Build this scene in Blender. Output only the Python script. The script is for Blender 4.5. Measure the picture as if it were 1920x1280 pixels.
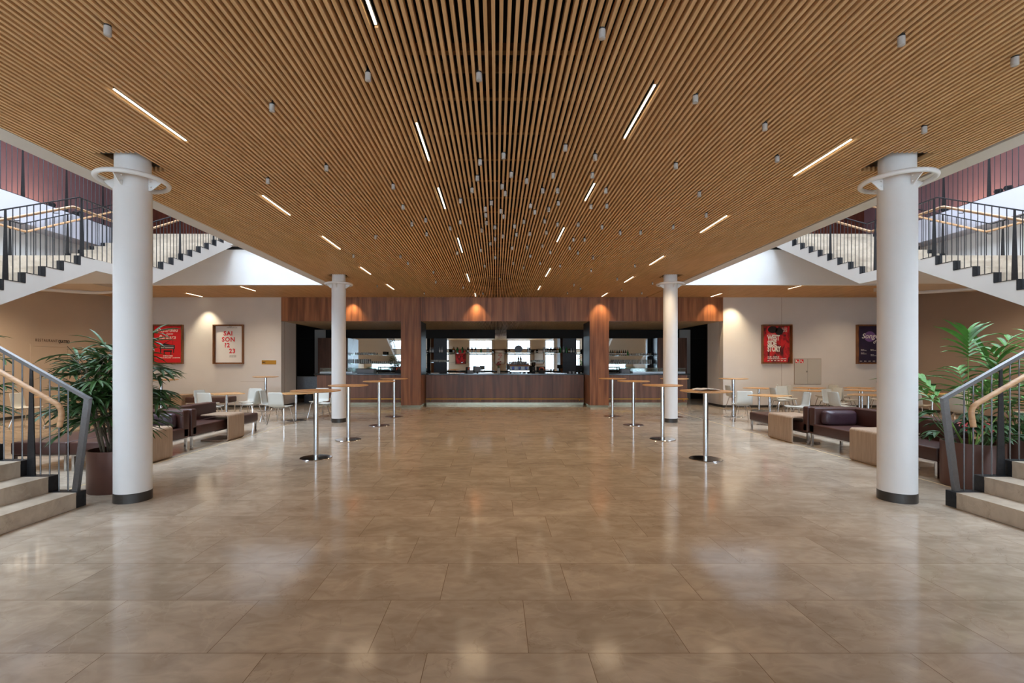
import bpy, bmesh, math, random
from mathutils import Vector, Matrix
random.seed(7)
PI = math.pi
for o in list(bpy.data.objects): bpy.data.objects.remove(o)
COL = bpy.context.scene.collection
SC = bpy.context.scene

# ------------------------------------------------------------------ camera
cd = bpy.data.cameras.new('camera'); cam = bpy.data.objects.new('camera', cd); COL.objects.link(cam)
cam.location = (0, 0, 1.55); cam.rotation_euler = (PI/2, 0, 0)
cd.sensor_width = 36; cd.lens = 16.5; cd.shift_x = 0.0151; cd.shift_y = 0.0208
cd.clip_start = 0.05; cd.clip_end = 200
SC.camera = cam
# ------------------------------------------------------------------ world, exposure
w = bpy.data.worlds.new('world'); SC.world = w; w.use_nodes = True
bg = w.node_tree.nodes['Background']
bg.inputs[0].default_value = (0.70, 0.84, 1.0, 1); bg.inputs[1].default_value = 6.0
vs = SC.view_settings
vs.view_transform = 'Standard'; vs.look = 'None'; vs.gamma = 1.0; vs.use_curve_mapping = False
vs.exposure = 0.85
SC.cycles.max_bounces = 8; SC.cycles.diffuse_bounces = 5; SC.cycles.glossy_bounces = 5
SC.cycles.transmission_bounces = 6; SC.cycles.transparent_max_bounces = 8
SC.cycles.sample_clamp_indirect = 6.0

AX = 0.21            # axis of the hall
ZC = 3.82            # underside of the slats
def P(s, d, y, z): return (AX + s*d, y, z)

def portal(loc, rot, sx, sy):
    l = bpy.data.lights.new('daylight_portal', 'AREA'); l.shape = 'RECTANGLE'; l.size = sx; l.size_y = sy
    l.cycles.is_portal = True
    o = bpy.data.objects.new('daylight_portal', l); COL.objects.link(o); o.location = loc; o.rotation_euler = rot
for s in (-1, 1):
    portal(P(s, 7.55, 5.0, 8.15), (0, 0, 0), 4.5, 14.0)          # rooflights over the stair wells
portal((AX, -5.95, 2.0), (-PI/2, 0, 0), 26, 4.0)                  # glazed front behind the viewer

def spot(loc, tgt, power, ang, col=(1, .74, .42), blend=.6, r=.03):  # serves the wall washers and the added fill spots
    l = bpy.data.lights.new('wash_and_fill_spot', 'SPOT'); l.energy = power; l.spot_size = math.radians(ang)
    l.spot_blend = blend; l.color = col; l.shadow_soft_size = r
    o = bpy.data.objects.new('wash_and_fill_spot', l); COL.objects.link(o); o.location = loc
    o.rotation_euler = (Vector(tgt)-Vector(loc)).to_track_quat('-Z', 'Y').to_euler()
for x in (-4.98, -0.70, 3.60, 7.42):
    spot((x, 16.0, 3.80), (x, 16.27, 2.9), 48, 78, (1, .70, .38), .9)
spot((-10.0, 15.82, 3.78), (-10.0, 16.35, 1.9), 75, 66, (1, .86, .62), .8)
spot((8.2, 15.8, 3.78), (8.0, 16.4, 1.8), 80, 84, (1, .84, .58), 1.0)
for x in (-3.0, -1.0, 1.4, 3.4):  # added warm downlights, standing in for the hanging glass lamps
    for y in (5.0, 8.4, 11.6, 14.4):
        if y > 5 or abs(x) < 2: spot((x+.07*y, y, 3.78), (x+.07*y, y, 0), 60, 130, (1, .76, .48), .9, .25)
for s_ in (-1, 1):  # aisle downlights, then unseen fill lamps added below soffit and upper flight
    for d, y in ((8.2, 14.9), (11.6, 14.9), (9.4, 14.2)): spot(P(s_, d, y, 3.78), P(s_, d, y, 0), 60, 130, (1, .80, .56), .9, .1)
    for d, y in ((12.0, 11.8), (12.0, 8.6), (12.0, 5.0), (8.8, 7.2)): spot(P(s_, d, y, 3.55 if d > 9 else 2.2), P(s_, d, y, 0), (210 if s_ < 0 else 130) if d > 9 else 14, 155, (1, .84, .64), .9, .35)
for x in (-5.2, -1.6, .3, 2.2, 5.6): spot((x, 18.7, 2.96), (x, 18.7, 0), 30, 140, (1, .86, .66), .9, .03)  # unseen downlights added to brighten the bar recess
# upper gallery floor lamps lighting the mauve walls
for s in (-1, 1):
    for y in (10.5, 13.2):
        spot(P(s, 12.9, y, 5.35), P(s, 13.5, y, 6.3), 60, 130, (1, .66, .40), 1.0, .1)

# ------------------------------------------------------------------ materials
def C(r, g, b):
    f = lambda c: (c/255/12.92) if c/255 <= .04045 else ((c/255+.055)/1.055)**2.4
    return (f(r), f(g), f(b), 1)
def mat(name, col, rough=.5, metal=0., noise=0., nscale=20., emis=None, estr=0., trans=0., spec=.5, bump=0., coat=0.):
    m = bpy.data.materials.new(name); m.use_nodes = True; N = m.node_tree.nodes; L = m.node_tree.links
    b = N['Principled BSDF']; b.inputs['Base Color'].default_value = col; b.inputs['Roughness'].default_value = rough
    b.inputs['Metallic'].default_value = metal; b.inputs['Specular IOR Level'].default_value = spec
    b.inputs['Transmission Weight'].default_value = trans; b.inputs['Coat Weight'].default_value = coat
    if emis: b.inputs['Emission Color'].default_value = emis; b.inputs['Emission Strength'].default_value = estr
    if noise or bump:
        tc = N.new('ShaderNodeTexCoord'); t = N.new('ShaderNodeTexNoise'); t.inputs['Scale'].default_value = nscale
        t.inputs['Detail'].default_value = 4
        L.new(tc.outputs['Object'], t.inputs['Vector'])
        if noise:
            r = N.new('ShaderNodeMapRange'); r.inputs['From Min'].default_value = .3; r.inputs['From Max'].default_value = .7
            r.inputs['To Min'].default_value = 1-noise; r.inputs['To Max'].default_value = 1+noise
            mx = N.new('ShaderNodeVectorMath'); mx.operation = 'SCALE'; mx.inputs[0].default_value = col[:3]
            L.new(t.outputs['Fac'], r.inputs['Value']); L.new(r.outputs['Result'], mx.inputs['Scale'])
            L.new(mx.outputs['Vector'], b.inputs['Base Color'])
        if bump:
            bp = N.new('ShaderNodeBump'); bp.inputs['Strength'].default_value = bump; bp.inputs['Distance'].default_value = .01
            L.new(t.outputs['Fac'], bp.inputs['Height']); L.new(bp.outputs['Normal'], b.inputs['Normal'])
    return m
def woodmat(name, c1, c2, scl=(40, 40, 2), rough=.45, fine=None, coat=0., var=0.):
    """grain: noise stretched along the axis with the small scale"""
    m = bpy.data.materials.new(name); m.use_nodes = True; N = m.node_tree.nodes; L = m.node_tree.links
    b = N['Principled BSDF']; b.inputs['Roughness'].default_value = rough; b.inputs['Coat Weight'].default_value = coat
    g = N.new('ShaderNodeNewGeometry'); mp = N.new('ShaderNodeMapping'); mp.inputs['Scale'].default_value = scl
    t = N.new('ShaderNodeTexNoise'); t.inputs['Scale'].default_value = 1; t.inputs['Detail'].default_value = 5; t.inputs['Distortion'].default_value = .4
    L.new(g.outputs['Position'], mp.inputs['Vector']); L.new(mp.outputs['Vector'], t.inputs['Vector'])
    cr = N.new('ShaderNodeValToRGB'); cr.color_ramp.elements[0].position = .34; cr.color_ramp.elements[1].position = .66
    cr.color_ramp.elements[0].color = c1; cr.color_ramp.elements[1].color = c2
    L.new(t.outputs['Fac'], cr.inputs['Fac'])
    out = cr.outputs['Color']
    if fine:      # fine vertical ribs of the veneer
        wv = N.new('ShaderNodeTexWave'); wv.wave_type = 'BANDS'; wv.bands_direction = 'X'; wv.inputs['Scale'].default_value = fine
        wv.inputs['Distortion'].default_value = 0
        L.new(g.outputs['Position'], wv.inputs['Vector'])
        mr = N.new('ShaderNodeMapRange'); mr.inputs['To Min'].default_value = .72; mr.inputs['To Max'].default_value = 1.08
        L.new(wv.outputs['Fac'], mr.inputs['Value'])
        sc = N.new('ShaderNodeVectorMath'); sc.operation = 'SCALE'
        L.new(out, sc.inputs[0]); L.new(mr.outputs['Result'], sc.inputs['Scale']); out = sc.outputs['Vector']
    L.new(out, b.inputs['Base Color'])
    return m
M = {}
M['white'] = mat('white_paint', C(226, 224, 222), .55, noise=.02, nscale=3)
M['wallwhite'] = mat('wall_paint', C(212, 206, 200), .7, noise=.02, nscale=2)
M['slab'] = mat('slab_paint', C(186, 182, 190), .75)
M['beige'] = mat('beige_paint', C(196, 176, 154), .75, noise=.02, nscale=2)
M['taupe'] = mat('taupe_paint', C(158, 138, 122), .75, noise=.02, nscale=2)
M['mauve'] = mat('mauve_wall', C(148, 112, 116), .7, noise=.05, nscale=4)
M['redwood'] = woodmat('red_wood_panel', C(98, 48, 34), C(128, 66, 46), (25, 25, 2), .5, fine=14)
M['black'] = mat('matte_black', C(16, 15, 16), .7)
M['plenum'] = mat('plenum_black', C(20, 17, 15), .9)
M['steel_dark'] = mat('dark_steel', C(62, 62, 64), .42, .75, noise=.12, nscale=30)
M['steel_mid'] = mat('brushed_steel', C(120, 118, 118), .38, .85, noise=.08, nscale=40)
M['chrome'] = mat('chrome', C(205, 207, 210), .12, 1)
M['steel'] = mat('satin_steel', C(165, 172, 178), .3, 1, noise=.05, nscale=8)
M['plinth'] = mat('plinth_metal', C(150, 146, 126), .25, 1)
M['brass'] = mat('brass', C(214, 170, 84), .28, 1)
M['base'] = mat('base_band', C(62, 58, 54), .35, .3)
M['leather'] = mat('brown_leather', C(66, 37, 30), .42, noise=.1, nscale=6, bump=.15)
M['leather2'] = mat('aubergine_leather', C(58, 38, 46), .34, noise=.1, nscale=6, bump=.2)
M['shell'] = mat('chair_plastic', C(212, 212, 204), .4)
M['glass'] = mat('clear_glass', C(225, 238, 234), .04, 0, trans=1.)
M['frost'] = mat('frosted_glass', C(226, 220, 214), .25, 0, trans=.45)
M['gglass'] = mat('green_glass', C(40, 140, 60), .1, trans=.4)
M['dglass'] = mat('dark_bottle_glass', C(26, 24, 22), .12)
M['aglass'] = mat('amber_glass', C(150, 92, 34), .12, trans=.3)
M['wglass'] = mat('pale_bottle_glass', C(214, 220, 222), .12, trans=.5)
M['mirror'] = mat('mirror_glass', C(206, 208, 206), .015, 1)
M['marker'] = mat('countertop_black', C(26, 32, 34), .15, spec=.6)
M['led'] = mat('led_strip', C(255, 240, 210), .5, emis=(1, .84, .60, 1), estr=5.)
M['pot'] = mat('brown_planter', C(98, 66, 56), .38, .25, noise=.05, nscale=5)
M['soil'] = mat('potting_soil', C(42, 34, 28), .95, noise=.4, nscale=60)
M['leafd'] = mat('dark_palm_leaf', C(60, 92, 44), .5, noise=.35, nscale=5)
M['leafl'] = mat('bright_palm_leaf', C(84, 132, 58), .55, noise=.35, nscale=4)
M['stemg'] = mat('palm_stem', C(112, 142, 62), .5, noise=.2, nscale=20)
M['cane'] = mat('fibrous_cane', C(92, 82, 66), .8, noise=.3, nscale=40)
M['redp'] = mat('red_bract', C(190, 40, 38), .5)
M['red'] = mat('poster_red', C(214, 24, 34), .45)
M['darkred'] = mat('poster_dark_red', C(120, 26, 34), .45)
M['paper'] = mat('poster_paper', C(222, 220, 218), .5)
M['ink'] = mat('white_print', C(240, 236, 226), .5)
M['inkred'] = mat('red_print', C(206, 26, 42), .5)
M['inkblack'] = mat('black_print', C(34, 28, 28), .5)
M['inkbrown'] = mat('brown_lettering', C(80, 60, 46), .6)
M['purple'] = mat('poster_purple', C(38, 28, 56), .45, noise=.3, nscale=3)
M['lilac'] = mat('poster_lilac', C(126, 92, 150), .45)
M['cloth'] = mat('grey_tablecloth', C(150, 156, 162), .9, noise=.1, nscale=20)
M['bluec'] = mat('blue_cup', C(90, 110, 190), .4)
M['orange'] = mat('orange_plastic', C(224, 86, 40), .4)
M['grey'] = mat('grey_plastic', C(116, 120, 126), .45)
M['cabinet'] = mat('cabinet_grey', C(188, 182, 172), .55)
M['inlay'] = mat('pale_inlay', C(214, 190, 150), .3)
M['oak'] = woodmat('oak_slat', C(204, 160, 110), C(230, 188, 138), (60, 1.6, 60), .5)
M['oakbar'] = woodmat('oak_slat_bar', C(182, 156, 122), C(212, 186, 150), (60, 1.6, 60), .55)
M['joist'] = mat('dark_batten', C(120, 92, 62), .8, noise=.2, nscale=10)
M['oaktop'] = woodmat('oak_table_top', C(202, 148, 92), C(226, 176, 118), (3, 50, 50), .35, coat=.15)
M['oakrail'] = woodmat('oak_handrail', C(172, 130, 92), C(198, 156, 116), (8, 8, 30), .4)
M['oakside'] = woodmat('limed_oak', C(150, 124, 102), C(172, 146, 122), (60, 60, 3), .45)
M['walnut'] = woodmat('walnut_panel', C(116, 70, 46), C(172, 114, 76), (9, 9, .6), .42, fine=9)
M['walnutd'] = woodmat('walnut_bar_front', C(98, 68, 56), C(138, 98, 80), (9, 9, .6), .4, fine=9)
M['frame'] = woodmat('walnut_frame', C(96, 58, 28), C(140, 90, 48), (30, 30, 4), .4)

def panemat():
    m = bpy.data.materials.new('window_pane'); m.use_nodes = True; N = m.node_tree.nodes; L = m.node_tree.links
    N.remove(N['Principled BSDF']); t = N.new('ShaderNodeBsdfTransparent'); t.inputs[0].default_value = (.93, .96, .97, 1)
    g = N.new('ShaderNodeBsdfGlossy'); g.inputs['Roughness'].default_value = .02; x = N.new('ShaderNodeMixShader')
    x.inputs[0].default_value = .07; L.new(t.outputs[0], x.inputs[1]); L.new(g.outputs[0], x.inputs[2])
    L.new(x.outputs[0], N['Material Output'].inputs['Surface']); return m
M['pane'] = panemat()

def stonemat(name, tiles):
    m = bpy.data.materials.new(name); m.use_nodes = True; N = m.node_tree.nodes; L = m.node_tree.links
    b = N['Principled BSDF']
    g = N.new('ShaderNodeNewGeometry')
    def noise(scale, detail, dist, vec, sc=None):
        mp = N.new('ShaderNodeMapping'); mp.inputs['Scale'].default_value = sc or (1, 1, 1); L.new(vec, mp.inputs['Vector'])
        t = N.new('ShaderNodeTexNoise'); t.inputs['Scale'].default_value = scale; t.inputs['Detail'].default_value = detail
        t.inputs['Distortion'].default_value = dist; L.new(mp.outputs['Vector'], t.inputs['Vector']); return t.outputs['Fac']
    def ramp(f, p0, c0, p1, c1):
        r = N.new('ShaderNodeValToRGB'); r.color_ramp.elements[0].position = p0; r.color_ramp.elements[0].color = c0
        r.color_ramp.elements[1].position = p1; r.color_ramp.elements[1].color = c1; L.new(f, r.inputs['Fac']); return r.outputs['Color']
    def mix(mode, fac, a, bb):
        x = N.new('ShaderNodeMix'); x.data_type = 'RGBA'; x.blend_type = mode
        if isinstance(fac, float): x.inputs[0].default_value = fac
        else: L.new(fac, x.inputs[0])
        L.new(a, x.inputs[6]); L.new(bb, x.inputs[7]) if not isinstance(bb, tuple) else setattr(x.inputs[7], 'default_value', bb)
        return x.outputs[2]
    vec = g.outputs['Position']
    if tiles:
        mp = N.new('ShaderNodeMapping'); mp.inputs['Location'].default_value = (.37, -2.507+.559*10, 0); L.new(vec, mp.inputs['Vector'])
        br = N.new('ShaderNodeTexBrick'); L.new(mp.outputs['Vector'], br.inputs['Vector'])
        br.inputs['Scale'].default_value = 1; br.inputs['Mortar Size'].default_value = .0022; br.inputs['Mortar Smooth'].default_value = .2
        br.inputs['Brick Width'].default_value = .86; br.inputs['Row Height'].default_value = .559; br.offset = .37; br.offset_frequency = 2
        br.inputs['Color1'].default_value = (0, 0, 0, 1); br.inputs['Color2'].default_value = (1, 1, 1, 1); br.inputs['Mortar'].default_value = (.5, .5, .5, 1)
        # offset the vein field per tile so that it breaks at the joints
        add = N.new('ShaderNodeVectorMath'); add.operation = 'MULTIPLY_ADD'; add.inputs[1].default_value = (7, 5, 3)
        L.new(br.outputs['Color'], add.inputs[0]); L.new(vec, add.inputs[2]); vv = add.outputs['Vector']
    else: vv = vec
    base = ramp(noise(1.7, 6, .6, vv, (1, 1.7, 1)), .3, C(170, 155, 138), .72, C(198, 183, 164))
    cloud = ramp(noise(5, 8, 1.2, vv, (1, 1.6, 1)), .35, (.88, .86, .84, 1), .62, (1.04, 1.04, 1.04, 1))
    c = mix('MULTIPLY', 1., base, cloud)
    v1 = noise(1.1, 5, 1.8, vv)
    ab = N.new('ShaderNodeMath'); ab.operation = 'SUBTRACT'; L.new(v1, ab.inputs[0]); ab.inputs[1].default_value = .5
    aa = N.new('ShaderNodeMath'); aa.operation = 'ABSOLUTE'; L.new(ab.outputs[0], aa.inputs[0])
    vein = ramp(aa.outputs[0], 0., (.28, .28, .28, 1), .008, (0, 0, 0, 1))
    c = mix('MIX', vein, c, C(206, 190, 168))
    v2 = noise(.8, 7, 2.4, vv, (1.3, 1, 1))
    ab = N.new('ShaderNodeMath'); ab.operation = 'SUBTRACT'; L.new(v2, ab.inputs[0]); ab.inputs[1].default_value = .56
    aa = N.new('ShaderNodeMath'); aa.operation = 'ABSOLUTE'; L.new(ab.outputs[0], aa.inputs[0])
    vein2 = ramp(aa.outputs[0], 0., (.3, .3, .3, 1), .004, (0, 0, 0, 1))
    c = mix('MIX', vein2, c, C(118, 94, 72))
    if tiles:
        tv = ramp(br.outputs['Color'], 0, (.93, .93, .93, 1), 1, (1.05, 1.05, 1.05, 1)); c = mix('MULTIPLY', 1., c, tv)
        c = mix('MIX', br.outputs['Fac'], c, C(132, 112, 94))
    L.new(c, b.inputs['Base Color'])
    b.inputs['Roughness'].default_value = .11 if tiles else .3
    b.inputs['Specular IOR Level'].default_value = .3
    return m
M['floor'] = stonemat('polished_limestone_tiles', True)
M['stone'] = stonemat('limestone_step', False)

def redposter():
    m = bpy.data.materials.new('poster_red_swirl'); m.use_nodes = True; N = m.node_tree.nodes; L = m.node_tree.links
    b = N['Principled BSDF']; g = N.new('ShaderNodeNewGeometry'); mp = N.new('ShaderNodeMapping')
    mp.inputs['Scale'].default_value = (3, 3, 1.6); mp.inputs['Rotation'].default_value = (0, .7, 0)
    t = N.new('ShaderNodeTexNoise'); t.inputs['Scale'].default_value = 1.6; t.inputs['Detail'].default_value = 5; t.inputs['Distortion'].default_value = 1.2
    r = N.new('ShaderNodeValToRGB'); r.color_ramp.elements[0].position = .38; r.color_ramp.elements[0].color = C(70, 18, 24)
    r.color_ramp.elements[1].position = .58; r.color_ramp.elements[1].color = C(214, 36, 44)
    L.new(g.outputs['Position'], mp.inputs[0]); L.new(mp.outputs[0], t.inputs['Vector']); L.new(t.outputs['Fac'], r.inputs[0]); L.new(r.outputs[0], b.inputs['Base Color'])
    return m
M['redswirl'] = redposter()

# ------------------------------------------------------------------ mesh helpers
class MB:
    def __init__(s): s.v = []; s.f = []
    def add(s, vs, fs):
        o = len(s.v); s.v += [tuple(p) for p in vs]; s.f += [tuple(i+o for i in f) for f in fs]; return s
    def box(s, x0, y0, z0, x1, y1, z1):
        return s.add([(x0,y0,z0),(x1,y0,z0),(x1,y1,z0),(x0,y1,z0),(x0,y0,z1),(x1,y0,z1),(x1,y1,z1),(x0,y1,z1)],
                     [(0,3,2,1),(4,5,6,7),(0,1,5,4),(1,2,6,5),(2,3,7,6),(3,0,4,7)])
    def rbox(s, x0, y0, z0, x1, y1, z1, r=.02, seg=3, puff=0.):
        bm = bmesh.new(); bmesh.ops.create_cube(bm, size=1)
        for v in bm.verts: v.co = Vector((x0+(v.co.x+.5)*(x1-x0), y0+(v.co.y+.5)*(y1-y0), z0+(v.co.z+.5)*(z1-z0)))
        bmesh.ops.bevel(bm, geom=bm.edges[:], offset=r, segments=seg, affect='EDGES', profile=.5)
        bm.verts.index_update(); vs = [v.co.copy() for v in bm.verts]; fs = [[v.index for v in f.verts] for f in bm.faces]; bm.free()
        return s.add(vs, fs)
    def prism(s, poly, vec):
        n = len(poly); vec = Vector(vec); a = [Vector(p) for p in poly]; b = [p+vec for p in a]
        return s.add(a+b, [tuple(range(n)), tuple(range(2*n-1, n-1, -1))] + [(i, (i+1) % n, n+(i+1) % n, n+i) for i in range(n)])
    def bar(s, p, q, wd, h, up=(0,0,1)):
        p = Vector(p); q = Vector(q); d = (q-p).normalized(); sd = d.cross(Vector(up)).normalized(); u = sd.cross(d).normalized()
        pts = [c+sd*a*wd/2+u*b*h/2 for c in (p, q) for a, b in ((-1,-1),(1,-1),(1,1),(-1,1))]
        return s.add(pts, [(0,3,2,1),(4,5,6,7),(0,1,5,4),(1,2,6,5),(2,3,7,6),(3,0,4,7)])
    def tube(s, path, r, n=8, closed=False):
        path = [Vector(p) for p in path]; m = len(path); rr = r if isinstance(r, (list, tuple)) else [r]*m
        vs = []; prev = None
        for i, p in enumerate(path):
            if closed: t = path[(i+1) % m]-path[i-1]
            else: t = path[min(i+1, m-1)]-path[max(i-1, 0)]
            t.normalize()
            if prev is None: a = t.orthogonal().normalized()
            else:
                a = prev-t*prev.dot(t); a = a.normalized() if a.length > 1e-6 else t.orthogonal().normalized()
            prev = a; bb = t.cross(a)
            for k in range(n): vs.append(p+(a*math.cos(2*PI*k/n)+bb*math.sin(2*PI*k/n))*rr[i])
        fs = []
        for i in range(m if closed else m-1):
            j = (i+1) % m
            for k in range(n): fs.append((i*n+k, i*n+(k+1) % n, j*n+(k+1) % n, j*n+k))
        if not closed: fs += [tuple(range(n-1, -1, -1)), tuple(range((m-1)*n, m*n))]
        return s.add(vs, fs)
    def lathe(s, c, prof, n=24):
        vs = []; fs = []; m = len(prof)
        for r, z in prof:
            for k in range(n): vs.append((c[0]+r*math.cos(2*PI*k/n), c[1]+r*math.sin(2*PI*k/n), c[2]+z))
        for i in range(m-1):
            for k in range(n): fs.append((i*n+k, i*n+(k+1) % n, (i+1)*n+(k+1) % n, (i+1)*n+k))
        if prof[0][0] > 1e-5: fs.append(tuple(range(n-1, -1, -1)))
        if prof[-1][0] > 1e-5: fs.append(tuple(range((m-1)*n, m*n)))
        return s.add(vs, fs)
    def build(s, name, m, parent=None, smooth=False, origin=None, recalc=True, solid=0., angle=35):
        me = bpy.data.meshes.new(name)
        if parent is not None: org = Vector(parent['_o'] if '_o' in parent else (0,0,0))
        elif origin is not None: org = Vector(origin)
        else:
            xs = [p[0] for p in s.v]; ys = [p[1] for p in s.v]; zs = [p[2] for p in s.v]
            org = Vector(((min(xs)+max(xs))/2, (min(ys)+max(ys))/2, min(zs)))
        me.from_pydata([(p[0]-org[0], p[1]-org[1], p[2]-org[2]) for p in s.v], [], s.f)
        if recalc:
            bm = bmesh.new(); bm.from_mesh(me); bmesh.ops.recalc_face_normals(bm, faces=bm.faces); bm.to_mesh(me); bm.free()
        me.materials.append(m)
        if smooth:
            me.shade_smooth(); me.set_sharp_from_angle(angle=math.radians(angle))
        o = bpy.data.objects.new(name, me); COL.objects.link(o)
        if parent is not None: o.parent = parent
        else: o.location = org
        o['_o'] = tuple(org)
        if solid:
            md = o.modifiers.new('thickness', 'SOLIDIFY'); md.thickness = solid; md.offset = 0
        return o
def tag(o, label, cat, group=None):
    o['label'] = label; o['category'] = cat
    if group: o['group'] = group
    return o
def thing(name, loc, label, cat, group=None):
    o = bpy.data.objects.new(name, None); COL.objects.link(o); o.location = loc; o.empty_display_size = .2; o['_o'] = tuple(loc)
    return tag(o, label, cat, group)
def struct(name, mb, m, **k):
    o = mb.build(name, m, **k); o['kind'] = 'structure'; return o
def copy_tree(o, loc=None, rz=None, label=None, group=None, parent=None):
    c = o.copy(); COL.objects.link(c)
    if parent is not None: c.parent = parent
    if loc is not None: c.location = loc
    if rz is not None: c.rotation_euler = (0, 0, rz)
    if label: c['label'] = label
    if group: c['group'] = group
    for ch in list(o.children): copy_tree(ch, parent=c)
    return c
def text(name, body, size, loc, m, parent, rot=(PI/2, 0, 0), align='LEFT', xs=1., ext=.002, bold=0., shear=0., spacing=1.):
    cu = bpy.data.curves.new(name, 'FONT'); cu.body = body; cu.size = size; cu.align_x = align; cu.extrude = ext; cu.offset = bold
    cu.shear = shear; cu.space_character = spacing; cu.resolution_u = 3
    t = bpy.data.objects.new(name+'_tmp', cu); COL.objects.link(t)
    bpy.context.view_layer.update()
    me = bpy.data.meshes.new_from_object(t.evaluated_get(bpy.context.evaluated_depsgraph_get()))
    bpy.data.objects.remove(t); bpy.data.curves.remove(cu)
    me.materials.clear(); me.materials.append(m)
    o = bpy.data.objects.new(name, me); COL.objects.link(o)
    org = Vector(parent['_o']) if parent is not None else Vector((0,0,0))
    o.parent = parent; o.location = Vector(loc)-org; o.rotation_euler = rot; o.scale = (xs, 1, 1)
    return o

# ================================================================== THE SHELL
YF, YB = -6.0, 16.3          # front (behind the viewer) and back wall
SW = 13.5                    # side walls from the axis
struct('floor', MB().box(AX-SW-.2, YF-.2, -.1, AX+SW+.2, 21, 0), M['floor'])
for s in (-1, 1):
    a, b = sorted((AX+s*5.44, AX+s*5.47)); struct('trim_1', MB().box(a, YF, 0, b, 15.6, .002), M['inlay'])

def slat_field(name, x0, x1, y0, y1, z, m, holes=(), pitch=.0528, wd=.0245, h=.054, breaks=()):
    mb = MB(); n = int((x1-x0)/pitch)
    for i in range(n):
        xa = x0+i*pitch+(pitch-wd)/2; xb = xa+wd
        segs = [(y0, y1)]
        cuts = [(hy0, hy1) for hx0, hx1, hy0, hy1 in holes if xb > hx0 and xa < hx1] + [(b-.002, b+.002) for b in breaks]
        for c0, c1 in cuts:
            ns = []
            for a, b in segs:
                if c1 <= a or c0 >= b: ns.append((a, b)); continue
                if c0 > a: ns.append((a, c0))
                if c1 < b: ns.append((c1, b))
            segs = ns
        for a, b in segs: mb.box(xa, a, z, xb, b, z+h)
    o = mb.build(name, m, recalc=False); o['kind'] = 'structure'; return o
COLS = [(-1, 4.33, 5.32), (1, 4.33, 5.32), (-1, 4.345, 12.3), (1, 4.345, 12.3)]
holes = [(AX+s*d-.23, AX+s*d+.23, y-.24, y+.24) for s, d, y in COLS]
LEDS = [(-.80, 2.25, 3.17), (-.78, 4.45, 5.30), (-.74, 6.1, 6.95), (-.71, 8.55, 9.70), (-.77, 12.0, 13.2), (-.72, 15.3, 16.1),
        (1.315, 3.84, 4.77), (1.25, 5.95, 6.60), (1.16, 7.9, 8.84), (1.28, 11.3, 12.4), (1.30, 13.9, 14.7),
        (3.61, 4.78, 5.72), (3.58, 7.26, 8.22), (3.57, 10.0, 10.95), (3.6, 12.4, 13.3), (3.6, 15.3, 16.15),
        (-3.20, 3.90, 4.83), (-3.19, 6.38, 7.25), (-3.16, 8.43, 9.42), (-3.23, 11.16, 12.1), (-3.2, 13.6, 14.6)]
LEDS_SIDE = [(-7.65, 14.0, 14.9), (-10.15, 15.3, 16.2), (9.0, 13.75, 14.5), (7.4, 15.4, 16.2)]
PITCH = .0528; X0 = AX-5.01+.0
def snap(x): return X0+(math.floor((x-X0)/PITCH)+.5)*PITCH
LH = [(snap(x)-.02, snap(x)+.02, a-.01, b+.01) for x, a, b in LEDS]
slat_field('ceiling', X0, AX+5.01, YF, YB-.01, ZC, M['oak'], holes+LH, breaks=[4.12+3.6*k for k in range(-3, 4)])
slat_field('ceiling', AX-SW+.02, X0-.01, 13.62, YB-.01, ZC, M['oak'], [(x-.03, x+.03, a, b) for x, a, b in LEDS_SIDE])
slat_field('ceiling', AX+5.02, AX+SW-.02, 13.62, YB-.01, ZC, M['oak'], [(x-.03, x+.03, a, b) for x, a, b in LEDS_SIDE])
jo = MB(); y = -5.8
while y < 16.2:
    jo.box(AX-5.0, y, ZC+.056, AX+5.0, y+.05, ZC+.115); y += .62
for x in (AX-1.62, AX-.3, AX+1.0): jo.box(x, -6, ZC+.12, x+.07, 4.1, ZC+.2)
for yy in range(-5, 16, 2): jo.box(AX-4.9, yy+.3, ZC+.35, AX+4.9, yy+.36, ZC+.41)
struct('trim_2', jo, M['joist'])
pl = MB(); pl.box(AX-5.0, YF, ZC+.62, AX+5.0, 16.4, ZC+.64); pl.box(AX-SW, 13.7, ZC+.1, AX-5.0, 16.4, ZC+.12); pl.box(AX+5.0, 13.7, ZC+.1, AX+SW, 16.4, ZC+.12)
pl.box(AX-SW, 16.41, 3.17, AX+SW, 16.5, 4.95)
struct('ceiling', pl, M['plenum'])
# ducts, cable trays above the slats
for x0, y0, x1, y1, r in ((AX-1.1, 4.4, AX+.9, 4.4, .05), (AX+.4, 4.2, AX+.4, 12, .06), (AX-.9, 5, AX-.9, 14, .04)):
    tag(MB().tube([(x0, y0, ZC+.5), (x1, y1, ZC+.5)], r, 10).build('ceiling_duct', M['joist'], smooth=True),
        {.05: 'thin dark pipe crossing the hall above the slats', .06: 'long dark duct above the slats right of the middle', .04: 'long dark duct above the slats left of the middle'}[r], 'duct')
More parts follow.
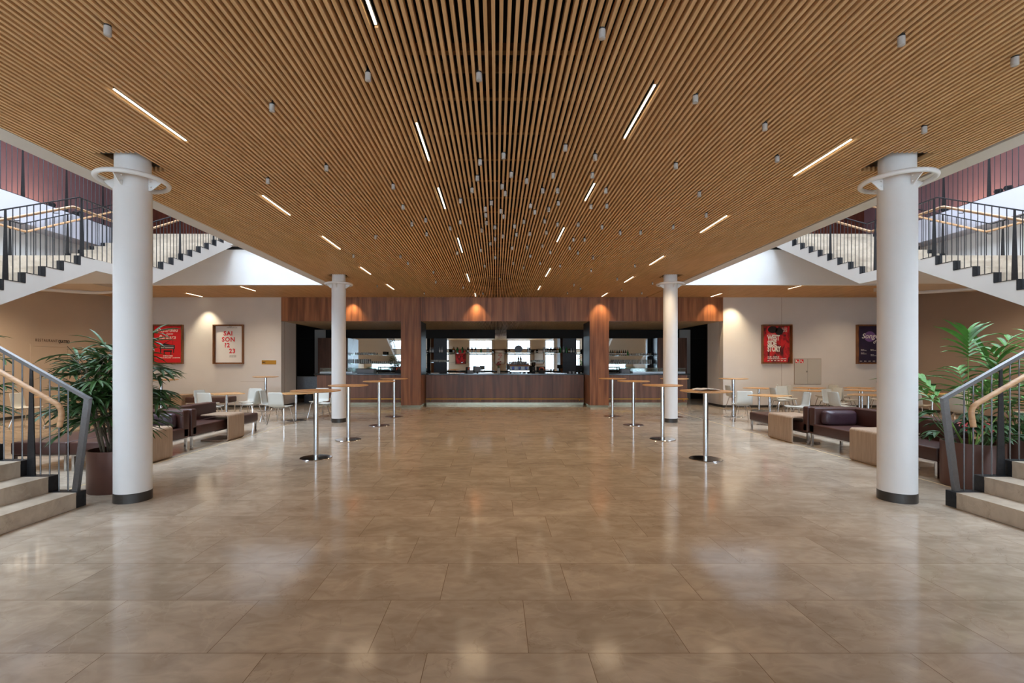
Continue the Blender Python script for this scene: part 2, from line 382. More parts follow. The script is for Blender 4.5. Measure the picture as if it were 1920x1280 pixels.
# central gallery slab with the pale edge beam
for s in (-1, 1):
    a, b = sorted((AX+s*5.01, AX+s*5.27)); struct('trim_3', MB().box(a, YF, ZC, b, 13.62, 5.25), M['beige'] if 0 else M['wallwhite'])
struct('floor', MB().box(AX-5.0, YF, ZC+.66, AX+5.0, 13.4, 5.23), M['wallwhite'])
struct('floor', MB().box(AX-SW, 13.76, 4.9, AX+SW, 17.6, 5.23), M['wallwhite'])
for s in (-1, 1):      # white upstand at the end of each stair well
    a, b = sorted((AX+s*5.27, AX+s*SW)); struct('trim_4', MB().box(a, 13.6, ZC-.012, b, 13.75, 4.83), M['white'])
    struct('trim_4', MB().box(a, 13.66, 4.83, b, 13.76, 4.93), M['steel_dark'])
    struct('trim_4', MB().box(a, 13.42, 4.93, b, 13.76, 5.235), M['white'])
    # upper gallery along the side wall, its landing wall and the low soffit
    a, b = sorted((AX+s*10.71, AX+s*SW)); struct('floor', MB().box(a, YF, 4.65, b, 13.76, 5.23), M['slab'])
    a, b = sorted((AX+s*11.2, AX+s*11.3)); struct('wall_'+('left' if s < 0 else 'right'), MB().box(a, YF, 3.7, b, 13.6, 4.65), M['white'])
    a, b = sorted((AX+s*10.70, AX+s*SW)); struct('ceiling', MB().box(a, YF, 3.60, b, 13.58, 3.70), M['beige'])
    # side walls
    nm = 'left' if s < 0 else 'right'
    a, b = sorted((AX+s*SW, AX+s*(SW+.15)))
    struct('wall_'+nm, MB().box(a, YF, 0, b, YB+.1, 4.9), M['beige'] if s < 0 else M['taupe'])  # right side darker: its weaker light is put into the paint
    struct('wall_'+nm, MB().box(a, YF, 4.9, b, 17.6, 8.2), M['mauve'])
    a, b = sorted((AX+s*SW, AX+s*(SW-.015))); struct('baseboard_'+nm, MB().box(a, YF, 0, b, YB, .08), M['base'])
struct('wall_back', MB().box(AX-SW, 17.5, 5.23, AX+SW, 17.65, 8.2), M['redwood'])
# roof with the two rooflight openings
rf = MB(); rf.box(AX-5.3, YF, 8.2, AX+5.3, 17.6, 8.35)
for s in (-1, 1):
    a, b = sorted((AX+s*5.3, AX+s*SW)); rf.box(a, YF, 8.2, b, -2, 8.35); rf.box(a, 12, 8.2, b, 17.6, 8.35)
    a, b = sorted((AX+s*9.8, AX+s*SW)); rf.box(a, -2, 8.2, b, 12, 8.35)  # unseen roof strip, widened to keep daylight off the gallery slab
struct('ceiling', rf, M['white'])
for s in (-1, 1):
    fr = MB()
    for k in range(8):
        a, b = sorted((AX+s*5.3, AX+s*9.8)); fr.box(a, -2+2*k-.03, 8.2, b, -2+2*k+.03, 8.3)
    struct('window_1', fr, M['steel_dark'])
# front wall behind the viewer, with windows
wins = [(-12.6, -9.2), (-8.3, -7.2), (-6.1, -4.8), (-2.75, -.45), (1.1, 3.4), (4.9, 6.1), (7.2, 8.4), (9.6, 13.0)]
wf = MB(); wf.box(AX-SW, YF-.2, 3.82, AX+SW, YF, 8.2); wf.box(AX-SW, YF-.2, 2.4, AX+SW, YF, 2.92)
px = AX-SW
for a, b in wins:
    wf.box(px, YF-.2, 0, a, YF, 3.82); px = b
wf.box(px, YF-.2, 0, AX+SW, YF, 3.82)
struct('wall_front', wf, M['beige'])
for i, (a, b) in enumerate(wins):
    fr = MB()
    for z0, z1 in ((0.02, 2.4), (2.92, 3.82)):
        fr.box(a, YF-.12, z0, a+.05, YF-.06, z1); fr.box(b-.05, YF-.12, z0, b, YF-.06, z1)
        fr.box(a, YF-.12, z0, b, YF-.06, z0+.05); fr.box(a, YF-.12, z1-.05, b, YF-.06, z1)
        k = max(1, round((b-a)/.75))
        for j in range(1, k): x = a+(b-a)*j/k; fr.box(x-.02, YF-.12, z0, x+.02, YF-.06, z1)
    f = struct('window_%d' % (i+2), fr, M['steel_dark'])
    g = MB(); g.box(a, YF-.1, .02, b, YF-.095, 2.4); g.box(a, YF-.1, 2.92, b, YF-.095, 3.82); g.build('pane', M['pane'], f)

# back wall: white panels either side of the bar
XL, XR = -7.48, 7.87
bw = MB(); bw.box(AX-SW, YB, 0, XL, YB+.1, ZC+.1); bw.box(XL-.12, YB+.1, 0, XL, 17.5, 3.05)
struct('wall_back', bw, M['wallwhite'])
bw = MB(); bw.box(XR, YB, 0, AX+SW, YB+.1, ZC+.1); bw.box(XR, YB+.1, 0, XR+.12, 17.5, 3.05)
struct('wall_back', bw, M['wallwhite'])
for a, b in ((AX-SW, XL), (XR, AX+SW)):
    struct('baseboard_back', MB().box(a, YB-.015, 0, b, YB, .08), M['base'])
struct('baseboard_back', MB().box(XL, YB, 0, XL+.012, 17.5, .08), M['base'])
struct('baseboard_back', MB().box(XR-.012, YB, 0, XR, 17.5, .08), M['base'])
sm = MB()
for x in (9.9,): sm.box(x-.004, YB-.003, .08, x+.004, YB, ZC)
for x in (XL+.001,): sm.box(x-.002, 16.55, .08, x+.004, 16.56, 2.99)
sm.box(XR-.004, 16.55, .08, XR+.002, 16.56, 2.99); sm.box(-8.9, YB-.003, .9, -8.05, YB, .906)
struct('trim_5', sm, M['taupe'])
# recess behind: black walls
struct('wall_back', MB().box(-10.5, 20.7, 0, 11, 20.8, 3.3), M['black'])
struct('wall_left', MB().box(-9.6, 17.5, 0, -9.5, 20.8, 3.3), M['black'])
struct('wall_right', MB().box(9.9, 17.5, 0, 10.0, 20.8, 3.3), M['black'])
struct('ceiling', MB().box(-10, 16.42, 3.12, 10.2, 20.8, 3.16), M['plenum'])
slat_field('ceiling', XL+.01, XR-.01, 16.42, 20.62, 2.995, M['oakbar'], h=.05)
bk = MB(); bk.box(-9.5, 20.5, 2.62, -.07, 20.62, 2.99); bk.box(.44, 20.5, 2.62, 9.9, 20.62, 2.99)
struct('trim_6', bk, M['black'])
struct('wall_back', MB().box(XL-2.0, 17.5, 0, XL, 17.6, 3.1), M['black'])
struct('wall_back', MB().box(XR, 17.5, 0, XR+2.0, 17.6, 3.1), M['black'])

# walnut fascia, split into veneer panels
fa = MB(); seams = [XL+.005]
pxs = [752, 789, 850, 913, 978, 1042, 1104, 1141, 1195, 1255]
seams += [(-931+p)*YB/880 for p in (600, 680)]+[(p-931)*YB/880 for p in pxs]+[(1305-931)*YB/880, XR-.005]
for a, b in zip(seams[:-1], seams[1:]): fa.box(a+.003, YB-.012, 2.995, b-.003, YB+.1, ZC+.0)
fascia = thing('wall_panelling', (AX, YB, 2.995), 'long walnut veneer fascia above the bar openings', 'panelling')
fa.build('veneer_panels', M['walnut'], fascia)
MB().box(XL+.01, YB+.02, 3.0, XR-.01, YB+.09, ZC+.1).build('backing', M['black'], fascia)
for a, b, lb in ((-3.32, -2.63, 'left'), (3.24, 3.90, 'right')):
    t = thing('bar_pillar', ((a+b)/2, 16.8, 0), 'square walnut clad pillar on the %s of the central bar' % lb, 'pillar', 'walnut pillars of the bar')
    MB().box(a, YB-.01, .075, b, 17.42, 2.995).build('walnut_cladding', M['walnut'], t)
    MB().box(a+.02, YB+.01, 0, b-.02, 17.4, .075).build('metal_plinth', M['plinth'], t)
    xi = b+.001 if lb == 'left' else a-.001
    MB().box(min(xi, xi+(.012 if lb == 'left' else -.012)), YB+.02, 1.12, max(xi, xi+(.012 if lb == 'left' else -.012)), 17.42, 2.99).build('steel_lining', M['steel_dark'], t)

# ================================================================== COLUMNS
def column(s, d, y, label):
    x = AX+s*d; t = thing('column', (x, y, 0), label, 'column', 'white round columns')
    MB().lathe((x, y, 0), [(.18, .1), (.18, 3.48), (.178, 3.49)], 64).build('shaft', M['white'], t, True)
    MB().lathe((x, y, 0), [(.171, 3.45), (.171, 3.98)], 64).build('neck', M['white'], t, True)
    MB().lathe((x, y, 0), [(.183, 0), (.183, .105), (.18, .105)], 64).build('base_band', M['base'], t, True)
    ring = [(x+.335*math.cos(2*PI*k/64), y+.335*math.sin(2*PI*k/64), 3.605) for k in range(64)]
    MB().tube(ring, .026, 12, True).build('ring', M['white'], t, True, angle=60)
    for k in range(4):
        a = .06+k*PI/2; u = Vector((math.cos(a), math.sin(a), 0)); v = Vector((-u.y, u.x, 0)); c = Vector((x, y, 0))
        pts = [c+u*.165+Vector((0,0,3.50)), c+u*.165+Vector((0,0,3.64)), c+u*.315+Vector((0,0,3.605)), c+u*.30+Vector((0,0,3.585)), c+u*.2+Vector((0,0,3.50))]
        b = MB().prism([p-v*.005 for p in pts], v*.010).build('bracket', M['white'], t)
        bl = MB()
        for z in (3.54, 3.60): bl.tube([c+u*.195+v*-.02+Vector((0,0,z)), c+u*.195+v*.02+Vector((0,0,z))], .010, 6)
        bl.build('bolt', M['white'], b)
for (s, d, y), lb in zip(COLS, ('near left white column with a tubular ring, beside the brown planter', 'near right white column with a tubular ring, beside the stair foot',
                                'far left white column standing behind the bar tables', 'far right white column standing behind the bar tables')):
    column(s, d, y, lb)

# ================================================================== STAIRS
def flight(root, o, u, wv, n, g, r, z0, W, floor=False):
    o = Vector((o[0], o[1], 0)); u = Vector((u[0], u[1], 0)); wv = Vector((wv[0], wv[1], 0))
    pt = lambda a, b, z: o+u*a+wv*b+Vector((0, 0, z))
    prof = []
    for i in range(n): prof += [(i*g, z0+i*r), (i*g, z0+(i+1)*r)]
    prof += [(n*g, z0+n*r), (n*g, z0+n*r-.21)]
    prof += [(g*.21/r, .0), (.01, 0.)] if floor else [(0, z0-.21)]
    MB().prism([pt(a, 0.004, z) for a, z in prof], wv*(W-.008)).build('flight_body', M['wallwhite'], root)
    def ob(mb, a0, a1, b0, b1, za, zb): mb.prism([pt(a0, b0, za), pt(a1, b0, za), pt(a1, b1, za), pt(a0, b1, za)], (0, 0, zb-za))
    for i in range(n):
        zt = z0+(i+1)*r; mb = MB(); e = (i+1)*g-.001 if i < n-1 else (n-1)*g+.3
        ob(mb, i*g-.012, e, .12, W-.12, zt-.03, zt+.004); ob(mb, i*g-.010, i*g, .12, W-.12, zt-r+.004, zt-.03)
        st = mb.build('step', M['stone'], root)
        for b0, b1 in ((0., .12), (W-.12, W)):
            mb = MB(); ob(mb, i*g-.012, e, b0, b1, zt-.006, zt+.004); ob(mb, i*g-.012, i*g+.003, b0, b1, zt-r+.004, zt-.006)
            mb.build('edge_cap', M['steel_dark'], st)
def rail_parts(root, foot, top, a0, a1, sp, posts, m, hand=None, side=(0, 0, 0), brk=7):
    """foot(a), top(a): points on the floor line and the rail line; a taper post replaces every posts-th baluster"""
    a = a0; k = 0
    while a < a1:
        f = Vector(foot(a)); t = Vector(top(a))
        if k % posts == posts//2:
            dirv = (Vector(top(a+.05))-t); dirv.z = 0; dirv.normalize()
            sdv = Vector((-dirv.y, dirv.x, 0))*.006
            pts = [f-dirv*.045, f+dirv*.045, t+dirv*.014, t-dirv*.014]
            MB().prism([p-sdv for p in pts], sdv*2).build('post', M['steel_dark'], root)
        else:
            MB().tube([f, t], .007, 6).build('baluster', m, root, True)
            if hand and k % brk == 2:
                h = t+Vector(side)+Vector((0, 0, hand)); q = t+Vector((0, 0, hand-.05))
                MB().tube([q, q+Vector(side)*.9, h], .006, 6).build('handrail_bracket', M['steel_dark'], root)
        a += sp; k += 1
def rail_line(name, pts, root, m, wd=.012, hh=.045, tube=None):
    mb = MB()
    if tube: mb.tube(pts, tube, 12)
    else:
        for p, q in zip(pts[:-1], pts[1:]): mb.bar(p, q, hh, wd)
    return mb.build(name, m, root, smooth=bool(tube), angle=60)
def smooth_path(pts, rad=.08, n=4):
    pts = [Vector(p) for p in pts]; out = [pts[0]]
    for a, b, c in zip(pts[:-2], pts[1:-1], pts[2:]):
        p = b+(a-b).normalized()*rad; q = b+(c-b).normalized()*rad
        for k in range(n+1): t = k/n; out.append(p*(1-t)**2+b*2*t*(1-t)+q*t*t)
    return out+[pts[-1]]
def stairs(s):
    side = 'left' if s < 0 else 'right'; W = 2.85
    root = thing('staircase', P(s, 8, 5, 0), 'limestone staircase with white flights on the %s side of the hall' % side, 'staircase', 'staircases either side of the hall')
    flight(root, P(s, 4.69, 5.11, 0), (s, 0), (0, -1), 10, .296, .167, 0, W, True)
    zl = 1.67
    a, b = sorted((AX+s*(4.69+9*.296+.3), AX+s*10.66)); MB().box(a, 5.11-W, zl-.22, b, 5.23, zl).build('landing', M['wallwhite'], root)
    MB().box(a+.02, 5.13-W, zl, b-.02, 5.21, zl+.004).build('landing_paving', M['stone'], root)
    flight(root, P(s, 7.81, 5.23, 0), (0, 1), (s, 0), 11, .335, .167, zl, W)
    z2 = zl+11*.167
    a, b = sorted((AX+s*7.814, AX+s*10.656)); MB().box(a, 5.23+11*.335, z2-.21, b, 10.37, z2).build('landing', M['wallwhite'], root)
    MB().box(a+.0, 8.9, z2+.0005, b-.0, 10.355, z2+.004).build('landing_paving', M['stone'], root)
    flight(root, P(s, 7.81, 10.37, 0), (0, 1), (s, 0), 10, .338, .172, z2, W)
    # ---- railing of the lower flight
    r1 = thing('stair_railing', P(s, 5.5, 5.05, 0), 'grey steel railing with oak handrail climbing the lower %s flight' % side, 'railing', 'stair railings')
    def f1(a): i = max(0, min(9, math.floor(a/.296))); return P(s, 4.69+a, 5.05, .167*(i+1))
    def t1(a): return P(s, 4.69+a, 5.05, 1.214+.564*a)
    rail_parts(r1, f1, t1, .13, 2.95, .0987, 9, M['steel_mid'], -.17, (0, -.10, 0), 4)
    e0, e1 = Vector(P(s, 4.735, 5.05, .17)), Vector(P(s, 4.605, 5.05, 1.166))
    dv = Vector((s*.03, 0, 0)); MB().prism([e0-dv+Vector((0,-.02,0)), e0+dv+Vector((0,-.02,0)), e1+dv+Vector((0,-.02,0)), e1-dv+Vector((0,-.02,0))], (0, .04, 0)).build('end_post', M['steel_mid'], r1)
    rail_line('top_rail', [t1(-.11), t1(2.98)], r1, M['steel_mid'], .035, .045)
    rail_line('handrail', smooth_path([P(s, 4.81, 4.94, .875), P(s, 4.775, 4.94, 1.08), P(s, 7.67, 4.94, 1.05+.564*2.98)], .09), r1, M['oakrail'], tube=.026)
    # ---- railings of the upper flights
    def foot(d):
        def f(y):
            if y < 8.58: z = zl+.167*(math.floor((y-5.23)/.335)+1) if y >= 5.23 else zl
            elif y < 10.37: z = z2
            else: z = z2+.172*(min(9, math.floor((y-10.37)/.338))+1)
            return P(s, d, y, z)
        return f
    def top(d):
        def f(y):
            z = 4.58-.4985*(8.60-y) if y < 8.6 else (4.58 if y < 10.25 else 4.58+.509*(y-10.25))
            return P(s, d, y, z)
        return f
    for d, hd, lb in ((7.87, -.0, 'grey steel railing with oak handrail on the open edge of the upper %s flights'), (10.59, 0, 'grey steel railing with oak handrail on the wall side of the upper %s flights')):
        r2 = thing('stair_railing', P(s, d, 9, 3.5), lb % side, 'railing', 'stair railings')
        off = .10 if d < 9 else -.10
        rail_parts(r2, foot(d), top(d), 5.3, 13.4, .1122, 12, M['steel_dark'], -.17, (s*off, 0, 0), 6)
        rail_line('top_rail', [top(d)(y) for y in (5.13, 8.6, 10.25, 13.45)], r2, M['steel_dark'], .018, .03)
        up = Vector((0, 0, -.17))
        rail_line('handrail', smooth_path([Vector(top(d+off)(y))+up for y in (5.2, 8.6, 10.25, 13.4)], .06), r2, M['oakrail'], tube=.024)
    # ---- gallery railing
    r4 = thing('gallery_railing', P(s, 10.75, 8, 5.23), 'tall steel baluster railing on the edge of the %s upper gallery' % side, 'railing')
    rail_parts(r4, lambda y: P(s, 10.75, y, 5.23), lambda y: P(s, 10.75, y, 6.33), 3.6, 13.5, .118, 9, M['steel_dark'])
    rail_line('top_rail', [P(s, 10.75, 3.5, 6.34), P(s, 10.75, 13.5, 6.34)], r4, M['steel_dark'], .018, .05)
    rail_line('bottom_rail', [P(s, 10.75, 3.5, 5.245), P(s, 10.75, 13.5, 5.245)], r4, M['steel_dark'], .012, .04)
for s in (-1, 1): stairs(s)
# spotlights standing on the gallery edge
for s, y in ((1, 10.25), (1, 10.45), (1, 11.7), (-1, 11.35), (-1, 12.0)):
    c = Vector(P(s, 10.95, y, 5.23)); sd = 'left' if s < 0 else 'right'
    t = thing('floor_spotlight', c, 'small spotlight on the %s gallery floor, %s' % (sd, {10.25: 'nearest one', 10.45: 'second of the pair', 11.7: 'farthest one', 11.35: 'nearer of two', 12.0: 'farther of two'}[y]), 'spotlight')
    MB().tube([c, c+Vector((0, 0, .09))], .012, 8).build('stand', M['steel_dark'], t)
    MB().tube([c+Vector((-.04*s, 0, .13)), c+Vector((.07*s, 0, .15))], .05, 14).build('lamp_head', M['black'] if s > 0 else M['steel_dark'], t, True)

# restaurant door on the left wall
dx = AX-SW
d1 = thing('door_1', (dx, 14.5, 0), 'beige double door under the restaurant lettering', 'door'); d1['kind'] = 'structure'
fr = MB(); fr.box(dx, 13.36, 0, dx+.03, 13.44, 2.03); fr.box(dx, 15.6, 0, dx+.03, 15.68, 2.03); fr.box(dx, 13.36, 2.03, dx+.03, 15.68, 2.10)
fr.build('door_frame', M['beige'], d1)
for a, b in ((13.45, 14.515), (14.525, 15.59)): MB().box(dx, a, .01, dx+.018, b, 2.02).build('door_leaf', M['beige'], d1)
h = MB(); h.tube([(dx+.015, 14.44, 1.05), (dx+.07, 14.44, 1.05), (dx+.07, 14.32, 1.05)], .01, 8); h.build('door_handle', M['steel_mid'], d1)
sg = thing('wall_lettering', (dx, 13.55, 2.2), 'restaurant name in brown letters on the beige left wall', 'sign')
text('lettering', 'RESTAURANT', .115, (dx+.004, 13.52, 2.17), M['inkbrown'], sg, rot=(PI/2, 0, PI/2), spacing=1.3, xs=.79)
text('lettering', 'QUATTRO', .135, (dx+.004, 14.23, 2.155), M['inkblack'], sg, rot=(PI/2, 0, PI/2), spacing=.9, xs=.62, bold=.003)
# ceiling cove under the stair landings
for s in (-1, 1):
    path = [P(s, 10.7, 13.3, 3.60), P(s, 11.7, 13.5, 3.56), P(s, 12.2, 13.2, 3.56), P(s, 13.45, 12.4, 3.59)]
    struct('trim_7', MB().tube(smooth_path(path, .3), .05, 8), M['wallwhite'], smooth=True)

# ================================================================== POSTERS
def poster(x0, x1, z0, z1, y, face, label, paper, name='framed_poster'):
    """face=-1: hung on a wall behind it, seen from smaller y"""
    D = .11; f = face; t = thing(name, ((x0+x1)/2, y, z0), label, 'poster', None)
    ya, yb = sorted((y, y+f*D)); fr = MB(); th = .03
    fr.box(x0, ya, z0, x0+th, yb, z1); fr.box(x1-th, ya, z0, x1, yb, z1); fr.box(x0+th, ya, z0, x1-th, yb, z0+th); fr.box(x0+th, ya, z1-th, x1-th, yb, z1)
    fr.build('frame', M['frame'], t)
    ya, yb = sorted((y, y+f*.012)); MB().box(x0+th, ya, z0+th, x1-th, yb, z1-th).build('backing_board', M['frame'], t)
    ya, yb = sorted((y+f*.012, y+f*.018)); p = MB().box(x0+th+.025, ya, z0+th+.02, x1-th-.025, yb, z1-th-.02).build('poster_sheet', paper, t)
    return t, p, y+f*.0185
RF = (PI/2, 0, 0)
t, p, yy = poster(-11.93, -10.86, 1.51, 2.87, YB, -1, 'framed red poster with a grand piano on the left back wall', M['red'])
text('lettering', 'Depardieu', .19, (-11.43, yy, 2.62), M['ink'], p, align='CENTER', shear=.3, xs=.9)
text('lettering', 'chante', .09, (-11.35, yy, 2.53), M['ink'], p, align='CENTER', shear=.3)
text('lettering', 'Barbara', .19, (-11.43, yy, 2.38), M['ink'], p, align='CENTER', shear=.3)
text('lettering', '6 MARS 2023', .06, (-11.40, yy, 1.77), M['ink'], p, align='CENTER', bold=.002)
text('lettering', 'THÉÂTRE DE BEAULIEU - LAUSANNE', .052, (-11.40, yy, 1.71), M['ink'], p, align='CENTER', bold=.001)
X = -11.42; pi = MB(); yq = yy-.004
def flat(mb, pts): mb.prism([(X+a, yq, z) for a, z in pts], (0, .004, 0))
flat(pi, [(-.27, 2.03), (.26, 2.03), (.26, 2.16), (.1, 2.18), (-.05, 2.22), (-.2, 2.20), (-.25, 2.14)])
flat(pi, [(-.25, 2.03), (-.21, 2.03), (-.22, 1.89), (-.25, 1.89)]); flat(pi, [(.2, 2.03), (.24, 2.03), (.235, 1.89), (.21, 1.89)])
flat(pi, [(-.13, 1.93), (.16, 1.93), (.16, 1.985), (-.13, 1.985)]); flat(pi, [(-.12, 1.93), (-.09, 1.93), (-.09, 1.83), (-.12, 1.83)]); flat(pi, [(.11, 1.93), (.14, 1.93), (.14, 1.83), (.11, 1.83)])
flat(pi, [(-.12, 2.2), (.2, 2.38), (.2, 2.39), (-.14, 2.21)]); flat(pi, [(.16, 2.36), (.165, 2.36), (.2, 2.16), (.195, 2.16)])
pi.build('piano_print', M['inkblack'], p)
yq = yy-.006; pk = MB(); flat(pk, [(-.22, 2.06), (.22, 2.06), (.22, 2.085), (-.22, 2.085)]); flat(pk, [(-.23, 2.13), (.22, 2.13), (.22, 2.14), (-.23, 2.14)]); pk.build('keyboard_print', M['paper'], p)
t, p, yy = poster(-9.80, -8.76, 1.51, 2.87, YB, -1, 'framed white SAISON 22 23 poster in red letters on the left back wall', M['paper'])
for body, x, z in (('SAI', -9.47, 2.50), ('SON', -9.53, 2.29), ('?2', -9.44, 2.09), ('23', -9.28, 1.89)):
    text('lettering', body, .21, (x, yy, z), M['inkred'], p, bold=.006, spacing=1.12)
text('lettering', 'THÉÂTRE DE BEAULIEU', .035, (-9.36, yy, 2.75), M['inkblack'], p)
text('lettering', 'SAISON', .03, (-9.28, yy, 2.79), M['inkblack'], p)
for k in range(3): text('lettering', 'OPERA DANSE THEATRE', .022, (-9.27, yy, 1.80-.028*k), M['inkblack'], p)
t, p, yy = poster(9.19, 10.22, 1.52, 2.87, YB, -1, 'framed red WEST SIDE STORY poster on the right back wall', M['redswirl'])
for body, z, sc in (('WEST', 2.335, .66), ('SIDE', 2.14, .66), ('STORY', 1.95, .60)):
    text('lettering', body, .25, (9.40, yy, z), M['ink'], p, bold=.012, xs=sc, spacing=.95)
text('lettering', 'THE ORIGINAL', .04, (9.41, yy, 2.53), M['ink'], p)
text('lettering', "LE MYTHE\nDE BROADWAY\nEST DE\nRETOUR", .04, (10.08, yy, 2.74), M['ink'], p, align='RIGHT')
text('lettering', '21.02 - 26.02.23', .062, (9.40, yy, 1.735), M['ink'], p, bold=.002)
text('lettering', 'THÉÂTRE DE BEAULIEU - LAUSANNE', .05, (9.40, yy, 1.675), M['ink'], p, bold=.001, xs=.8)
lg = MB()
for k in range(6): lg.box(9.40+.115*k, yy-.003, 1.615, 9.47+.115*k, yy, 1.635)
lg.build('logo_print', M['ink'], p)
X = 9.66; yq = yy-.003; sh = MB()
flat(sh, [(.17*math.cos(a)-.08, 2.70+.12*math.sin(a)) for a in [k*PI/8 for k in range(16)]]); flat(sh, [(.14*math.cos(a)+.14, 2.64+.13*math.sin(a)) for a in [k*PI/8 for k in range(16)]])
sh.build('silhouette_print', M['inkblack'], p)
t, p, yy = poster(12.47, 13.52, 1.51, 2.87, YB, -1, 'framed dark purple poster on the right back wall, partly behind the near column', M['purple'])
X = 12.95; yq = yy-.002; mo = MB(); flat(mo, [(.2*math.cos(a), 2.46+.18*math.sin(a)) for a in [k*PI/12 for k in range(24)]]); mo.build('moon_print', M['lilac'], p)
text('lettering', 'Songe', .24, (12.66, yy-.003, 2.40), M['ink'], p, shear=.3, bold=.002)
text('lettering', "d'", .17, (13.05, yy-.003, 2.22), M['ink'], p, shear=.3)
for k, (x, z) in enumerate(((12.64, 2.0), (12.64, 1.88), (12.97, 2.0), (12.98, 1.82))):
    text('lettering', 'BALLET\nORCHESTRE', .035, (x, yy, z), M['ink'], p)
lg = MB()
for k in range(5): lg.box(12.6+.15*k, yy-.003, 1.60, 12.68+.15*k, yy, 1.62)
lg.build('logo_print', M['ink'], p)
# posters behind the viewer (seen in the bar mirror)
RB = (PI/2, 0, PI)
poster(-4.15, -3.05, 1.42, 2.85, YF, 1, 'framed red poster between front windows, reflected left in the bar mirror', M['redswirl'])
t, p, yy = poster(-.2, .85, 1.42, 2.85, YF, 1, 'framed white season poster between front windows, reflected in the middle mirror', M['paper'])
for body, x, z in (('SAI', .52, 2.45), ('SON', .58, 2.24), ('?2', .49, 2.04), ('23', .33, 1.84)): text('lettering', body, .21, (x, yy, z), M['inkred'], p, rot=RB, bold=.006)
poster(3.75, 4.75, 1.42, 2.85, YF, 1, 'framed grey poster between front windows, reflected right in the bar mirror', M['paper'])

# brass sign and fire cabinet
sg = thing('brass_sign', (-7.92, YB, 1.55), 'small brass plaque on the white wall beside the left bar doorway', 'sign')
MB().box(-8.15, YB-.012, 1.50, -7.65, YB, 1.635).build('plate', M['brass'], sg)
text('lettering', 'WC', .07, (-8.13, YB-.014, 1.535), M['inkblack'], sg, bold=.002)
cb = thing('wall_cabinet', (10.8, YB, .8), 'grey two-door fire hose cabinet flush in the right wall', 'cabinet')
MB().box(10.33, YB-.008, .80, 11.27, YB, 1.70).build('cabinet_frame', M['taupe'], cb)
for a, b in ((10.345, 10.79), (10.80, 11.255)): MB().box(a, YB-.016, .815, b, YB-.006, 1.685).build('cabinet_door', M['cabinet'], cb)
MB().box(10.755, YB-.024, 1.22, 10.775, YB-.016, 1.27).build('lock', M['black'], cb)
for x in (10.37, 10.53):
    q = MB().box(x, YB-.019, 1.545, x+.12, YB-.016, 1.665).build('fire_sign', M['red'], cb)
    e = MB().box(x+.015, YB-.021, 1.575, x+.05, YB-.019, 1.645); e.box(x+.07, YB-.021, 1.555, x+.10, YB-.019, 1.6); e.build('pictogram', M['ink'], q)

# ================================================================== CEILING LIGHTS
for i, (x, a, b) in enumerate(LEDS+LEDS_SIDE):
    xs = snap(x) if i < len(LEDS) else x
    rowname = 'left aisle' if x < -5 else 'right aisle' if x > 5 else {-3: 'far left row', -1: 'row left of centre', 1: 'row right of centre', 4: 'far right row'}[round(x)] if round(x) in (-3, -1, 1, 4) else 'row'
    same = sorted([q[1] for q in LEDS+LEDS_SIDE if abs(q[0]-x) < .4 or (abs(x) > 5 and abs(q[0]) > 5 and q[0]*x > 0)])
    k = same.index(a); on = ['nearest', 'second', 'third', 'fourth', 'fifth', 'sixth'][k]
    t = thing('linear_light', (xs, (a+b)/2, ZC), 'recessed linear lamp in the slatted ceiling, %s of the %s' % (on, rowname), 'ceiling light', 'linear ceiling lights')
    MB().box(xs-.017, a, ZC+.012, xs+.017, b, ZC+.05).build('housing', M['steel_dark'], t)
    MB().box(xs-.008, a+.01, ZC+.006, xs+.008, b-.01, ZC+.012).build('diffuser', M['led'], t)
pend = [(202,59),(510,203),(690,145),(1129,65),(1304,187),(1434,239),(1690,78),(1903,116),(1733,244),(1457,299),(612,316),(502,340),(898,145),(1311,365),(1324,404),(1060,278),(1116,296),(944,293),(900,305),(1267,312)]
z5 = [(765,45),(956,25),(1042,60),(1192,30),(1412,30),(292,92),(735,112),(905,92),(922,130),(1132,115),(1216,115),(1488,115),(671,172),(844,183),(1220,185),(347,207),(811,218),(1064,200),(1404,205),(1493,202),(898,230),(1088,235),(1166,220),(813,252),(913,260),(475,280),(669,292),(817,295),(1027,290),(1143,287),(397,303),(612,325),(974,315),(1216,305),(1332,305),(864,320),(1466,320),(1866,320),(790,337),(480,358),(985,360),(1060,357),(1153,350),(1568,352),(1683,350),(909,370),(193,375),(865,385),(1305,390),(1368,390),(838,412),(785,450),(961,437),(1045,433),(1131,425),(1285,437),(651,465),(1175,462),(1330,465),(1415,492),(1063,482),(866,490),(332,485),(68,482),(375,523),(966,522),(1118,523),(1230,537),(806,538),(1026,548),(1652,537),(519,573),(1405,563),(892,610),(532,628),(1308,645),(202,650),(686,658),(467,692),(796,692),(1272,690),(1345,665),(1578,672),(1552,612),(1690,690),(1750,635)]
pend += [(640+a/3, 320+b/3) for a, b in z5]
pr = thing('ceiling_spot_lamp', (0, 0, 0), 'small frosted glass lamp hanging just below the ceiling slats', 'ceiling lamp', 'glass lamps scattered over the slatted ceiling')
MB().lathe((0, 0, 0), [(.018, -.030), (.023, -.027), (.023, .03), (.020, .03), (.020, -.024), (0., -.025)], 16).build('glass_shade', M['frost'], pr, True)
MB().lathe((0, 0, 0), [(.012, .026), (.022, .031), (.022, .045), (.010, .047), (.010, .09)], 14).build('cap', M['black'], pr, True)
for i, (a, b) in enumerate(pend):
    Y = 2.23*880/(680-b); loc = ((a-931)*Y/880, Y, 3.78)
    if i == 0: pr.location = loc; pr['_o'] = (0, 0, 0)
    else: copy_tree(pr, loc)

